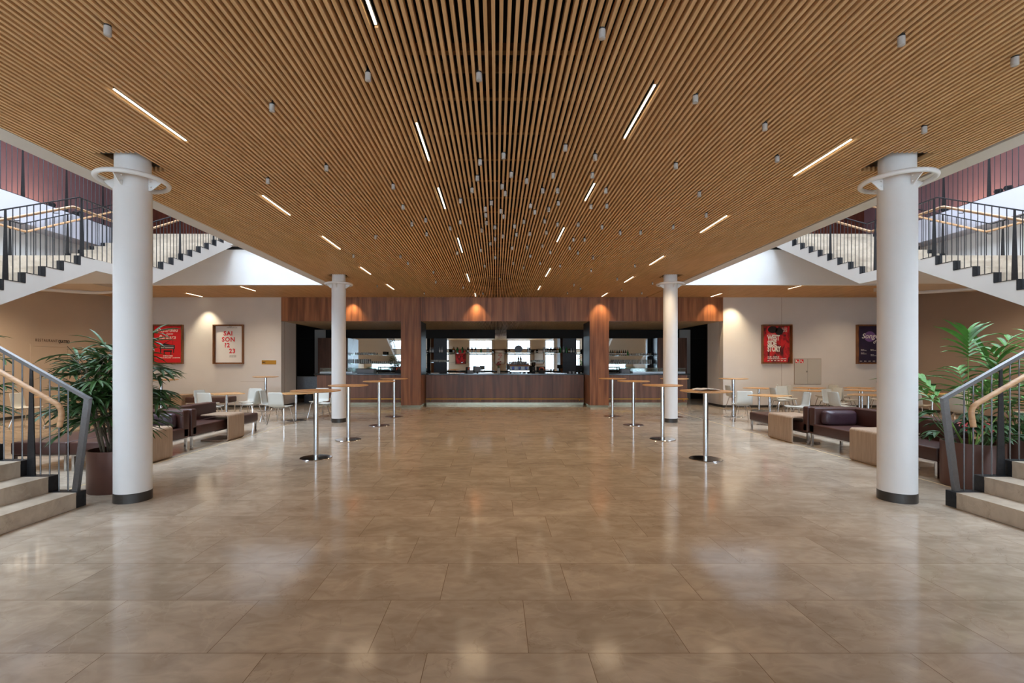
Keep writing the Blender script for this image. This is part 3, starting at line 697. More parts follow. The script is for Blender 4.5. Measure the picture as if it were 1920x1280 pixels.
# ================================================================== BAR
def counter(x0, x1, label, nseam, ends=(0, 0)):
    y0 = 17.30; t = thing('bar_counter', ((x0+x1)/2, y0+.3, 0), label, 'bar counter', 'bar counters')
    mb = MB(); n = nseam; L = (x1-x0)/n
    for i in range(n): mb.box(x0+i*L+.002, y0, .085, x0+(i+1)*L-.002, y0+.04, 1.10)
    mb.build('front_panels', M['walnutd'], t)
    MB().box(x0+.01, y0+.04, .085, x1-.01, y0+.62, 1.09).build('carcass', M['black'], t)
    MB().box(x0-ends[0], y0-.03, 1.105, x1+ends[1], y0+.66, 1.15).build('worktop', M['marker'], t)
    MB().box(x0+.01, y0+.02, 0, x1-.01, y0+.1, .085).build('metal_plinth', M['plinth'], t)
    r = MB().tube([(x0+.02, y0-.14, .23), (x1-.02, y0-.14, .23)], .02, 10).build('foot_rail', M['brass'], t, True)
    nb = max(2, round((x1-x0)/1.4))
    for i in range(nb):
        x = x0+.18+(x1-x0-.36)*i/(nb-1)
        MB().tube([(x, y0-.14, .22), (x, y0-.13, .16), (x, y0, .14)], .014, 8).build('bracket', M['brass'], r, True)
    return t
counter(-2.60, 3.21, 'long central walnut bar counter with brass foot rail', 5)
counter(-6.62, -3.34, 'left walnut bar counter with brass foot rail, beside the dark doorway', 3, (.1, 0))
counter(3.92, 7.03, 'right walnut bar counter with brass foot rail, left of the dark doorway', 3, (0, .1))
# back counter, mirrors, cladding
for x0, x1, lb in ((-6.28, -3.14, 'left'), (-3.12, 3.6, 'central'), (3.62, 6.78, 'right')):
    t = thing('back_counter', ((x0+x1)/2, 20.3, 0), 'dark back counter under the %s bar mirror' % lb, 'counter', 'back counters')
    MB().box(x0, 20.0, 0, x1, 20.58, 1.08).build('carcass', M['black'], t)
    MB().box(x0, 19.97, 1.08, x1, 20.59, 1.12).build('worktop', M['marker'], t)
MY = 20.60
for x0, x1, z1, lb in ((-6.30, -3.05, 2.62, 'mirror behind the left bar'), (-2.90, -2.75, 2.62, 'narrow mirror strip at the left end of the central bar'), (-2.17, -.075, 2.62, 'large mirror left of centre behind the bar'),
                       (-.07, .44, 2.995, 'tall central mirror rising to the ceiling behind the bar'), (.445, 2.90, 2.62, 'large mirror right of centre behind the bar'), (3.50, 3.75, 2.62, 'narrow mirror at the right end of the central bar'), (3.9, 6.62, 2.62, 'mirror behind the right bar')):
    tag(MB().box(x0, MY, 1.12, x1, MY+.02, z1).build('bar_mirror', M['mirror']), lb, 'mirror', 'bar mirrors')
for x0, x1, lb in ((-2.75, -2.18, 'left'), (2.91, 3.49, 'right')):
    tag(MB().box(x0, MY-.05, 1.12, x1, MY+.03, 2.62).build('dark_wood_panel', M['dpan'] if 'dpan' in M else M['steel_dark']), 'dark vertical panel between mirrors, %s one' % lb, 'panel')
for s, x0, x1, xm in ((-1, -7.54, -6.32, -6.30), (1, 6.82, 8.03, 6.80)):
    sd = 'left' if s < 0 else 'right'
    tag(MB().box(x0, 19.8, 0, x1, 20.45, 2.60).build('tall_cabinet', M['walnutd']), 'tall walnut cabinet at the %s end of the bar back wall' % sd, 'cabinet')
    a, b = sorted((xm, xm-s*.015)); tag(MB().box(a, 19.85, 1.12, b, 20.6, 2.6).build('steel_panel', M['steel']), 'tall steel side panel beside the %s bar mirror' % sd, 'panel')
    a = -7.93 if s < 0 else 7.98
    tag(MB().box(a, 20.46, 0, a+.47, 20.68, 2.99).build('service_pier', M['wallwhite']), 'pale square pier beside the %s dark doorway' % sd, 'pier')
def shelf(x0, x1, z, lb):
    t = thing('glass_shelf', ((x0+x1)/2, 20.4, z), lb, 'shelf', 'glass shelves behind the bar')
    MB().box(x0, 20.22, z-.012, x1, 20.54, z).build('glass_plate', M['glass'], t)
    for k in range(int((x1-x0)/1.3)+1):
        x = min(x1-.06, x0+.06+1.3*k); MB().box(x-.01, 20.22, z-.03, x+.01, 20.6, z-.012).build('bracket', M['steel'], t)
shelf(-3.08, 3.60, 1.985, 'upper glass shelf across the central bar mirrors'); shelf(-2.88, 3.48, 1.58, 'lower glass shelf across the central bar mirrors')
shelf(-6.28, -3.1, 1.90, 'upper glass shelf in front of the left bar mirror'); shelf(-6.28, -3.1, 1.52, 'lower glass shelf in front of the left bar mirror')
shelf(3.92, 6.78, 1.87, 'upper glass shelf in front of the right bar mirror'); shelf(3.92, 6.78, 1.50, 'lower glass shelf in front of the right bar mirror')
# bottles
BP = {}
def bottle(kind, loc, h, label, group):
    mk = {'green': 'gglass', 'dark': 'dglass', 'amber': 'aglass', 'clear': 'wglass', 'yellow': 'aglass'}[kind]
    if kind not in BP:
        t = thing('bottle', (0, 0, 0), label, 'bottle', group)
        MB().lathe((0, 0, 0), [(.034, 0), (.036, .01), (.036, .17), (.03, .20), (.014, .235), (.013, .28)], 14).build('bottle_body', M[mk], t, True)
        MB().lathe((0, 0, 0), [(.0365, .05), (.0365, .13)], 14).build('paper_label', M['paper'] if kind != 'green' else M['gglass'], t, True)
        MB().lathe((0, 0, 0), [(.0145, .27), (.0145, .30)], 10).build('bottle_cap', M['black'] if kind != 'clear' else M['steel'], t, True)
        BP[kind] = t; t.location = loc; t.scale = (1, 1, h/.30)
    else:
        t = copy_tree(BP[kind], loc, label=label, group=group); t.scale = (1, 1, h/.30)
    return t
ORD = ['first', 'second', 'third', 'fourth', 'fifth', 'sixth', 'seventh', 'eighth', 'ninth', 'tenth', 'eleventh', 'twelfth', 'thirteenth', 'fourteenth', 'fifteenth',
       'sixteenth', 'seventeenth', 'eighteenth', 'nineteenth', 'twentieth', 'twenty-first', 'twenty-second', 'twenty-third', 'twenty-fourth', 'twenty-fifth', 'twenty-sixth', 'twenty-seventh', 'twenty-eighth', 'twenty-ninth', 'thirtieth', 'thirty-first', 'thirty-second', 'thirty-third', 'thirty-fourth']
B = [(801.5,'dark',.2),(806.5,'clear',.24),(811.5,'clear',.24),(824.5,'clear',.26),(829,'clear',.26),(850,'yellow',.26),(857,'green',.25),(866.5,'green',.26),(877,'dark',.25),(884.5,'dark',.26),(891.5,'dark',.26),(902,'green',.2),(913.5,'clear',.26),(916.5,'clear',.26),(923.5,'dark',.16),
     (955,'dark',.16),(990.5,'clear',.26),(993.5,'dark',.24),(1007.5,'dark',.15),(1020.5,'clear',.26),(1024.5,'clear',.25),(1028,'dark',.25),(1033.5,'dark',.26),(1038,'dark',.22),(1041.5,'dark',.24),(1046,'yellow',.26),(1051,'green',.27),(1057,'clear',.27),(1062,'green',.27),(1067,'amber',.22),(1071,'clear',.2),(1075.5,'clear',.2)]
for i, (a, k, h) in enumerate(B):
    bottle(k, ((a-931)*20.4/880, 20.4, 1.985), h, '%s bottle on the upper central bar shelf, %s from the left' % (k if k != 'clear' else 'pale', ORD[i]), 'bottles on the central bar shelf')
for i in range(11):
    k = ['dark','dark','dark','dark','amber','dark','dark','amber','dark','dark','green'][i]
    bottle(k, (4.78+.062*i*1.5, 20.42, 1.87), .24, '%s bottle on the upper right bar shelf, %s from the left' % (k, ORD[i]), 'bottles on the right bar shelf')
for i in range(2): bottle('dark', (.96+.10*i, 20.42, 1.58), .26, 'dark bottle on the lower central shelf before the mirror, %s of two' % ('left' if i == 0 else 'right'), 'bottles on the lower central shelf')
# glasses (upside down, in rows)
gp = tag(MB().lathe((0, 0, 0), [(.030, 0), (.032, .002), (.026, .085), (.024, .09), (.0, .088)], 12).build('drinking_glass', M['wglass'], smooth=True, origin=(0, 0, 0)), 'x', 'glass')
gfirst = [True]
def glass(loc, label, group):
    if gfirst[0]: o = gp; gfirst[0] = False
    else: o = gp.copy(); COL.objects.link(o)
    o.location = loc; o['label'] = label; o['group'] = group
def row(x0, x1, n, y, z, lb, dx=0):
    for i in range(n): glass((x0+(x1-x0)*i/(n-1), y, z), 'upturned clear glass in %s' % lb, 'glasses in '+lb)
row(-2.82, -2.15, 10, 20.33, 1.585, 'the front row at the left end of the lower central shelf'); row(-2.82, -2.2, 9, 20.46, 1.585, 'the back row at the left end of the lower central shelf')
row(-6.1, -5.3, 11, 20.35, 1.905, 'the row on the upper left bar shelf'); row(-6.2, -3.7, 30, 20.35, 1.525, 'the front row on the lower left bar shelf'); row(-6.2, -5.6, 8, 20.35, 1.617, 'the second layer on the lower left bar shelf')
row(5.9, 6.68, 11, 20.35, 1.875, 'the row on the upper right bar shelf'); row(4.75, 6.7, 26, 20.35, 1.505, 'the front row on the lower right bar shelf'); row(5.1, 6.7, 22, 20.35, 1.597, 'the second layer on the lower right bar shelf')
row(1.56, 2.05, 7, 20.35, 1.585, 'the row on the lower central shelf behind the coffee grinder')
tag(MB().box(.0, 0, 0, .14, .12, .13).build('black_box', M['black'], origin=(0, 0, 0)), 'small black box on the upper left bar shelf', 'box').location = (-4.93, 20.35, 1.905)
tr = MB().tube([(.96, 20.42, 2.151), (.96, 20.44, 2.151)], .165, 32); tag(tr.build('round_tray', M['grey'], smooth=True), 'round grey tray standing upright on the upper central shelf', 'tray')
# items on the central worktop
WT = 1.15
def px(a, Y): return (a-931)*Y/880
t = thing('cash_register', (px(887, 17.7), 17.75, WT), 'dark till screen and grey payment box on the left of the central counter', 'cash register')
x = px(873, 17.75); MB().rbox(x, 17.72, WT+.0, x+.16, 17.82, WT+.24, .01, 2).build('screen', M['black'], t)
x = px(889, 17.75); MB().rbox(x, 17.78, WT+.06, x+.26, 17.80, WT+.25, .008, 2).build('customer_display', M['grey'], t)
MB().box(x+.1, 17.78, WT, x+.14, 17.8, WT+.07).build('stand', M['black'], t)
for a, lb, m in ((876.5, 'small grey bin with an orange arched handle at the left of the central bar counter', 'grey'), (1010, 'small black bin with an orange arched handle beside the coffee grinder', 'black'), (742.5, 'small black bin with an orange arched handle on the left bar counter', 'black')):
    x = px(a, 17.5); t = thing('knock_box', (x+.11, 17.5, WT), lb, 'bin', 'bins with orange handles')
    MB().rbox(x, 17.42, WT, x+.22, 17.58, WT+.13, .015, 2).build('bin_body', M[m], t)
    MB().tube(smooth_path([(x+.03, 17.46, WT+.12), (x+.03, 17.46, WT+.21), (x+.19, 17.46, WT+.21), (x+.19, 17.46, WT+.12)], .03), .012, 8).build('handle', M['orange'], t, True)
x = px(935, 17.7); t = thing('flower_vase', (x, 17.7, WT), 'glass vase with dark red flowers on the central bar counter', 'vase')
MB().lathe((x, 17.7, WT), [(.05, 0), (.06, .02), (.055, .14), (.065, .2)], 20).build('vase', M['frost'], t, True)
st = MB(); fl = MB()
for k in range(9):
    a = k*2.4; r = .03+.07*random.random(); h = .3+.14*random.random(); e = (x+r*math.cos(a), 17.7+r*math.sin(a), WT+h)
    st.tube([(x, 17.7, WT+.05), e], .004, 5); fl.lathe((e[0], e[1], e[2]-.02), [(.005, 0), (.03, .015), (.032, .035), (.012, .05)], 8)
st.build('flower_stems', M['leafd'], t); fl.build('blossoms', M['darkred'], t, True)
# espresso machine
x0, x1 = px(955.5, 17.6), px(993, 17.6); t = thing('coffee_machine', ((x0+x1)/2, 17.65, WT), 'wide chrome espresso machine with three group heads on the bar', 'coffee machine')
MB().rbox(x0, 17.52, WT+.05, x1, 17.9, WT+.13, .02, 2).build('drip_tray', M['chrome'], t)
MB().rbox(x0, 17.66, WT+.1, x1, 17.92, WT+.32, .03, 3).build('machine_body', M['steel_mid'], t)
MB().rbox(x0-.01, 17.5, WT+.27, x1+.01, 17.92, WT+.33, .02, 3).build('cup_tray', M['copper'] if 'copper' in M else M['frame'], t)
for k in range(3):
    xx = x0+.13+k*(x1-x0-.26)/2
    g = MB().lathe((xx, 17.6, WT+.15), [(.03, 0), (.045, .02), (.045, .10)], 18).build('group_head', M['bluec'], t, True)
    MB().tube([(xx, 17.6, WT+.16), (xx, 17.47, WT+.15)], .012, 8).build('portafilter_handle', M['black'], g, True)
for xx in (x0+.04, x1-.04): MB().box(xx-.02, 17.55, WT, xx+.02, 17.9, WT+.06).build('foot', M['black'], t)
cup = tag(MB().lathe((0, 0, 0), [(.034, 0), (.036, .01), (.028, .055), (.02, .062), (0, .06)], 12).build('espresso_cup', M['grey'], smooth=True, origin=(0, 0, 0)), 'upturned grey cup stacked on the espresso machine', 'cup', 'cups on the espresso machine')
n = 0
for lay in range(2):
    for j in range(3):
        for i in range(9-2*lay):
            o = cup if n == 0 else cup.copy()
            if n: COL.objects.link(o)
            o.location = (x0+.07+(i+lay)*.078, 17.58+.1*j, WT+.33+.062*lay); n += 1
x = px(1000.5, 17.6); t = thing('coffee_grinder', (x, 17.65, WT), 'tall black coffee grinder right of the espresso machine', 'coffee grinder')
MB().rbox(x-.06, 17.56, WT, x+.06, 17.76, WT+.26, .02, 2).build('grinder_body', M['black'], t); MB().lathe((x, 17.66, WT+.26), [(.04, 0), (.075, .05), (.08, .15), (.07, .16)], 18).build('hopper', M['dglass'], t, True)
MB().tube([(x-.02, 17.58, WT+.12), (x-.02, 17.48, WT+.1)], .018, 8).build('spout', M['chrome'], t, True)
x = px(1006, 17.8); t = thing('monitor', (x+.17, 17.84, WT), 'black back of a till monitor right of the coffee grinder', 'monitor'); MB().rbox(x, 17.82, WT+.04, x+.34, 17.86, WT+.26, .01, 2).build('screen', M['black'], t); MB().box(x+.12, 17.8, WT, x+.22, 17.9, WT+.05).build('stand', M['black'], t)
x = px(1080, 17.8); t = thing('monitor', (x+.1, 17.84, WT), 'black till monitor at the right end of the central counter', 'monitor'); MB().rbox(x, 17.82, WT+.12, x+.26, 17.86, WT+.30, .01, 2).build('screen', M['black'], t); MB().box(x+.08, 17.8, WT, x+.16, 17.88, WT+.13).build('stand', M['black'], t)
for a, lb in ((1068.5, 'left'), (1075.5, 'right')):
    x = px(a, 17.55); t = thing('mug', (x, 17.55, WT), 'pale blue mug near the right end of the central counter, %s of two' % lb, 'mug', 'pale blue mugs'); MB().lathe((x, 17.55, WT), [(.035, 0), (.045, .08), (.04, .08), (.03, .01)], 16).build('cup', M['cloth'], t, True)
    MB().tube([(x+.04, 17.55, WT+.065), (x+.065, 17.55, WT+.05), (x+.04, 17.55, WT+.025)], .005, 6).build('handle', M['cloth'], t)
for a, b, lb in ((840, 870, 'flat steel tray on the left part of the central counter'), (898, 926, 'perforated steel drip tray on the middle of the central counter'), (1026, 1062, 'steel drip tray right of the coffee machine')):
    mb = MB(); mb.rbox(px(a, 17.6), 17.45, WT, px(b, 17.6), 17.75, WT+.02, .006, 2); tag(mb.build('drip_tray', M['chrome']), lb, 'tray')
x = px(808, 17.5); tag(MB().box(x, 17.42, WT, x+.3, 17.62, WT+.025).build('napkin_stack', M['paper']), 'low stack of white napkins at the left end of the central counter', 'napkins')
# display cases and ovens on the side counters
for x0, x1, lb in ((-6.55, -5.35, 'glass display case on the left bar counter, behind the far column'), (5.05, 7.0, 'long glass display case on the right bar counter')):
    t = thing('display_case', ((x0+x1)/2, 17.55, WT), lb, 'display case')
    MB().box(x0, 17.4, WT, x1, 17.72, WT+.07).build('case_base', M['steel'], t)
    g = MB(); g.box(x0, 17.4, WT+.07, x1, 17.406, WT+.2); g.box(x0, 17.714, WT+.07, x1, 17.72, WT+.2); g.box(x0, 17.4, WT+.2, x1, 17.72, WT+.206); g.build('glass_cover', M['glass'], t)
    MB().tube([(x0, 17.4, WT+.2), (x1, 17.4, WT+.2)], .008, 6).build('top_edge', M['steel'], t)
for x0, x1, lb in ((-5.2, -4.55, 'grey ribbed appliance on the left bar counter'), (4.64, 4.96, 'grey ribbed appliance on the right bar counter')):
    t = thing('ice_bin', ((x0+x1)/2, 17.6, WT), lb, 'appliance'); MB().rbox(x0, 17.45, WT, x1, 17.8, WT+.17, .02, 2).build('appliance_body', M['grey'], t); MB().rbox(x0-.02, 17.43, WT+.17, x1+.05, 17.82, WT+.19, .006, 1).build('lid', M['black'], t)
for x0, x1, lb in ((-4.4, -3.75, 'black open rack on the left bar counter'), (3.95, 4.58, 'black open rack on the right bar counter')):
    t = thing('counter_rack', ((x0+x1)/2, 17.6, WT), lb, 'rack')
    for z in (WT+.0, WT+.1, WT+.22): MB().box(x0, 17.45, z, x1, 17.8, z+.025).build('rack_shelf', M['black'], t)
    for xx in (x0, x1-.03):
        for yy in (17.45, 17.77): MB().box(xx, yy, WT, xx+.03, yy+.03, WT+.22).build('rack_upright', M['black'], t)
# covered table in the left doorway, items in the right doorway
t = thing('covered_table', (-7.7, 18.9, 0), 'folding table under a grey cloth in the dark left doorway', 'table')
cl = MB(); n = 40; top = 1.0
per = [(-8.6, 18.5), (-7.0, 18.5), (-7.0, 19.2), (-8.6, 19.2)]; vs = []
for i in range(n):
    q = i/n*4; k = int(q); f = q-k; a, b = per[k], per[(k+1) % 4]; vs.append((a[0]+(b[0]-a[0])*f, a[1]+(b[1]-a[1])*f))
V = [(x, y, top) for x, y in vs]+[(x+.03*math.sin(i*1.7), y+.04*math.cos(i*2.3), top-.25) for i, (x, y) in enumerate(vs)]+[(x+.05*math.sin(i*1.3), y+.06*math.cos(i*1.9)-.02, .42+.12*math.sin(i*.7)) for i, (x, y) in enumerate(vs)]
cl.add(V, [tuple(range(n))]+[(j*n+i, j*n+(i+1) % n, (j+1)*n+(i+1) % n, (j+1)*n+i) for j in range(2) for i in range(n)])
cl.build('cloth', M['cloth'], t, True, angle=50)
for x in (-8.5, -7.1):
    for y in (18.6, 19.1): MB().tube([(x, y, 0), (x, y, .98)], .02, 8).build('leg', M['steel_dark'], t)
t = tag(MB().rbox(-7.35, 17.9, 0, -7.05, 18.2, .32, .02, 2).build('crate', M['steel_dark']), 'dark plastic crate on the floor of the left doorway', 'crate')
t = thing('folding_stand', (8.05, 19.4, 0), 'folded trestle stand leaning in the dark right doorway', 'stand')
MB().bar((7.75, 19.4, 0), (7.5, 19.6, .45), .03, .05).build('leg', M['oakside'], t); MB().bar((8.25, 19.5, 0), (8.25, 19.5, .35), .1, .02).build('panel', M['black'], t)

# ================================================================== TABLES AND CHAIRS
def bar_table():
    t = thing('bar_table', (0, 0, 0), '', 'bar table')
    MB().lathe((0, 0, 0), [(.33, 1.078), (.385, 1.088), (.39, 1.094), (.39, 1.101), (.387, 1.105)], 64).build('table_top', M['oaktop'], t, True, angle=25)
    MB().lathe((0, 0, 0), [(.04, .012), (.04, 1.07), (.09, 1.07), (.09, 1.078)], 28).build('pole', M['chrome'], t, True)
    MB().lathe((0, 0, 0), [(.25, 0), (.252, .008), (.246, .014), (.06, .018)], 64).build('base_plate', M['chrome'], t, True)
    return t
bt = bar_table(); first = True
for x, y, lb in ((-2.94, 7.64, 'nearest of the four round bar tables in the left row'), (-2.98, 9.44, 'second nearest round bar table in the left row'), (-2.89, 11.56, 'third round bar table in the left row'), (-2.93, 13.44, 'farthest round bar table in the left row, before the walnut pillar'),
                 (3.36, 7.54, 'nearest round bar table in the right row, with a newspaper on it'), (3.36, 9.5, 'second nearest round bar table in the right row'), (3.40, 11.66, 'third round bar table in the right row'), (3.35, 13.57, 'farthest round bar table in the right row, before the walnut pillar'),
                 (5.08, 13.4, 'round bar table half hidden behind the far right column'), (6.81, 13.5, 'round bar table near the right white wall corner'),
                 (-7.50, 15.24, 'round bar table near the left white wall corner'), (-9.0, 12.6, 'round bar table between the near left column and the red poster')):
    if first: o = bt; first = False; o.location = (x, y, 0); o['label'] = lb
    else: o = copy_tree(bt, (x, y, 0), label=lb)
    o['group'] = 'round bar tables'
nw = MB()
for k, (dx, dy, a) in enumerate(((0, 0, .1), (.03, .02, -.12), (-.03, -.03, .3))):
    c, s_ = math.cos(a), math.sin(a); f = lambda u, v, z: (3.38+dx+u*c-v*s_, 7.56+dy+u*s_+v*c, z)
    z = 1.108+.008*k; pts = [(-.17, z), (-.06, z+.018), (0, z+.006), (.06, z+.016), (.17, z)]
    for (u0, za), (u1, zb) in zip(pts[:-1], pts[1:]): nw.prism([f(u0, -.12, za), f(u1, -.12, zb), f(u1, .12, zb), f(u0, .12, za)], (0, 0, .003))
tag(nw.build('newspaper', M['paper']), 'open newspaper lying on the nearest right bar table', 'newspaper')

def dining_table():
    t = thing('dining_table', (0, 0, 0), '', 'table')
    MB().rbox(-.36, -.36, .718, .36, .36, .742, .008, 2).build('table_top', M['oaktop'], t)
    MB().lathe((0, 0, 0), [(.032, .012), (.032, .71), (.1, .71), (.1, .718)], 24).build('pole', M['chrome'], t, True)
    MB().rbox(-.21, -.21, 0, .21, .21, .012, .005, 1).build('base_plate', M['steel_mid'], t)
    return t
def chair():
    t = thing('dining_chair', (0, 0, 0), '', 'chair')
    prof = [(.22, .435), (.20, .452), (.12, .447), (.02, .438), (-.08, .436), (-.15, .445), (-.195, .475), (-.215, .53), (-.228, .60), (-.242, .68), (-.256, .75), (-.266, .80), (-.27, .815)]
    m = 9; vs = []; fs = []
    for i, (y, z) in enumerate(prof):
        tt = i/(len(prof)-1); wd = .215 if tt < .4 else .215-.02*(tt-.4)/.6
        if i in (0, len(prof)-1): wd *= .86
        if i in (1, len(prof)-2): wd *= .965
        for j in range(m):
            u = -1+2*j/(m-1); cz = .018*u*u if tt < .5 else 0; cy = .03*u*u if tt > .4 else 0
            vs.append((u*wd, y+cy*min(1, (tt-.4)*4) if tt > .4 else y, z+cz))
    for i in range(len(prof)-1):
        for j in range(m-1): fs.append((i*m+j, i*m+j+1, (i+1)*m+j+1, (i+1)*m+j))
    MB().add(vs, fs).build('seat_shell', M['shell'], t, True, solid=.010, angle=80)
    fr = MB()
    for sx in (-1, 1): fr.tube([(sx*.15, .16, .425), (sx*.15, -.13, .42)], .009, 8)
    fr.tube([(-.15, .12, .425), (.15, .12, .425)], .009, 8); fr.tube([(-.15, -.10, .42), (.15, -.10, .42)], .009, 8); fr.build('frame', M['chrome'], t, True)
    for sx in (-1, 1):
        for y0, y1 in ((.14, .23), (-.11, -.22)):
            MB().tube([(sx*.15, y0, .422), (sx*.165, y0+(y1-y0)*.12, .40), (sx*.23, y1, 0)], .0095, 8).build('leg', M['chrome'], t, True)
    return t
dt = dining_table(); ch = chair(); df = cf = True
def put_table(x, y, rz, lb):
    global df
    if df: o = dt; df = False; o.location = (x, y, 0); o.rotation_euler = (0, 0, rz); o['label'] = lb
    else: o = copy_tree(dt, (x, y, 0), rz, lb)
    o['group'] = 'square dining tables'
def put_chair(x, y, face, lb):
    """face: direction the sitter looks, degrees from +x"""
    global cf
    rz = math.radians(face)-PI/2
    if cf: o = ch; cf = False; o.location = (x, y, 0); o.rotation_euler = (0, 0, rz); o['label'] = lb
    else: o = copy_tree(ch, (x, y, 0), rz, lb)
    o['group'] = 'white shell chairs'
def setting(x, y, rz, lb, chairs):
    put_table(x, y, math.radians(rz), 'square oak topped dining table '+lb)
    for cx, cy, f, cl in chairs: put_chair(cx, cy, f, 'white shell chair '+cl)
setting(-7.19, 12.5, 42, 'behind the left sofa back', [(-7.80, 12.65, -8, 'left of the table behind the left sofa'), (-7.15, 11.75, 80, 'in front of the table behind the left sofa, back to the viewer'),
        (-6.95, 13.25, -95, 'beyond the table behind the left sofa'), (-6.56, 12.55, 175, 'right of the table behind the left sofa')])
setting(-5.40, 12.63, 40, 'left of the far left column', [(-5.98, 12.50, 5, 'left of the table beside the far left column'), (-5.45, 11.85, 82, 'in front of the table beside the far left column'),
        (-5.05, 13.35, -92, 'beyond the table beside the far left column'), (-4.62, 12.75, 178, 'right of the table, just before the far left column')])
setting(-10.8, 11.6, 20, 'behind the lower left stair railing', [(-11.5, 11.5, 10, 'left of the table behind the lower left railing'), (-10.7, 12.35, -80, 'beyond the table behind the lower left railing'), (-10.1, 11.5, 175, 'right of the table behind the lower left railing')])
setting(6.84, 11.76, 32, 'nearest to the right bar tables', [(6.50, 12.44, 78, 'just beyond and left of the nearest right dining table'), (7.52, 11.75, 170, 'right of the nearest right dining table')])
setting(8.5, 15.2, 40, 'by the right back wall, under the red poster', [(7.78, 15.3, 0, 'left of the table under the red poster'), (9.28, 15.35, 180, 'right of the table under the red poster')])
setting(9.17, 13.8, 42, 'in the middle of the right dining area', [(8.42, 13.9, -5, 'left of the middle right dining table'), (9.80, 13.8, 178, 'right of the middle right dining table'), (9.0, 14.55, -85, 'beyond the middle right dining table')])
setting(10.2, 15.3, 38, 'below the grey wall cabinet', [(9.72, 15.75, -30, 'left of the table below the wall cabinet'), (10.80, 15.4, 180, 'right of the table below the wall cabinet')])
setting(9.50, 12.0, 40, 'right behind the right sofa back', [(8.80, 11.95, 0, 'left of the table right behind the right sofa'), (9.2, 12.75, -70, 'beyond the table right behind the right sofa'), (10.25, 12.1, 180, 'right of the table right behind the right sofa')])
setting(10.9, 14.0, 40, 'far right, just left of the near column', [(10.36, 13.95, 0, 'left of the far table next to the near right column'), (11.6, 14.1, 180, 'right of the far table next to the near right column')])
setting(11.9, 15.4, 42, 'in the right back corner, under the purple poster', [(11.38, 15.5, 0, 'left of the corner table under the purple poster'), (12.6, 15.4, 180, 'right of the corner table under the purple poster')])
setting(11.6, 12.5, 42, 'seen right of the near right column', [(10.95, 12.2, 20, 'left of the table seen right of the near right column'), (12.3, 12.6, 180, 'right of the table seen right of the near right column')])
setting(11.1, 10.3, 42, 'behind the palms on the right', [(10.4, 10.4, 0, 'left of the table behind the right palms'), (11.8, 10.3, 180, 'right of the table behind the right palms')])

# ================================================================== SOFAS
def sofa(name, label, seats, legs, backs=(), cushions=(), bars=()):
    xs = [c for q in seats for c in (q[0], q[2])]; ys = [c for q in seats for c in (q[1], q[3])]
    t = thing(name, ((min(xs)+max(xs))/2, (min(ys)+max(ys))/2, 0), label, 'sofa' if backs else 'bench')
    for x0, y0, x1, y1 in seats:
        MB().rbox(x0, y0, .235, x1, y1, .42, .03, 4).build('seat_cushion', M['leather'], t, True, angle=60)
        f = MB(); f.box(x0+.02, y0+.02, .215, x1-.02, y0+.04, .235); f.box(x0+.02, y1-.04, .215, x1-.02, y1-.02, .235); f.box(x0+.02, y0+.04, .215, x0+.04, y1-.04, .235); f.box(x1-.04, y0+.04, .215, x1-.02, y1-.04, .235)
        f.build('seat_frame', M['chrome'], t)
    for x0, y0, x1, y1 in backs: MB().rbox(x0, y0, .24, x1, y1, .725, .03, 4).build('backrest', M['leather'], t, True, angle=60)
    for x0, y0, x1, y1 in cushions:
        mb = MB(); n = 14; cx, cy = (x0+x1)/2, (y0+y1)/2; vs = []; fs = []
        for i in range(n+1):
            for j in range(n*2):
                th = -PI/2+PI*i/n; ph = 2*PI*j/(2*n)
                sg_ = lambda v, e: math.copysign(abs(v)**e, v)
                cx_ = sg_(math.cos(th), .5)*sg_(math.cos(ph), .35); cz_ = sg_(math.cos(th), .5)*sg_(math.sin(ph), .35); cy_ = sg_(math.sin(th), .9)
                vs.append((cx+cx_*(x1-x0)/2, cy+cy_*(y1-y0)/2, .55+cz_*.14))
        for i in range(n):
            for j in range(2*n): fs.append((i*2*n+j, i*2*n+(j+1) % (2*n), (i+1)*2*n+(j+1) % (2*n), (i+1)*2*n+j))
        mb.add(vs, fs).build('loose_cushion', M['leather2'], t, True, angle=80)
    for x, y in legs: MB().box(x-.018, y-.018, 0, x+.018, y+.018, .216).build('leg', M['chrome'], t)
    return t
def leg4(x0, y0, x1, y1): return [(x0+.04, y0+.04), (x1-.04, y0+.04), (x0+.04, y1-.04), (x1-.04, y1-.04)]
# left group
sofa('leather_sofa', 'brown leather sofa with bolster cushion, behind the near left column', [(-6.09, 6.68, -5.42, 8.28)], leg4(-6.09, 6.68, -5.42, 8.28), [(-6.09, 8.12, -5.42, 8.30)], [(-6.03, 7.94, -5.50, 8.14)])
sofa('leather_sofa', 'brown leather sofa with long low back and open end, left of the bar tables', [(-6.15, 8.36, -5.42, 10.68)], leg4(-6.15, 8.36, -5.42, 10.68)+[(-5.46, 9.55)], [(-6.15, 8.35, -5.42, 8.50), (-6.15, 8.5, -5.93, 9.95)])
sofa('leather_bench', 'brown leather bench module behind the lower left railing', [(-6.93, 6.68, -6.12, 8.28)], leg4(-6.93, 6.68, -6.12, 8.28), [(-6.9, 8.12, -6.14, 8.28)] if 0 else ())
sofa('leather_bench', 'brown leather bench against the left back wall, left of the wooden box table', [(-11.4, 15.35, -10.72, 16.0)], leg4(-11.4, 15.35, -10.72, 16.0))
sofa('leather_bench', 'brown leather bench against the left back wall, farthest left', [(-12.7, 15.35, -11.44, 16.0)], leg4(-12.7, 15.35, -11.44, 16.0))
sofa('leather_bench', 'brown leather bench against the left back wall, right of the wooden box table', [(-10.2, 15.35, -8.85, 16.0)], leg4(-10.2, 15.35, -8.85, 16.0))
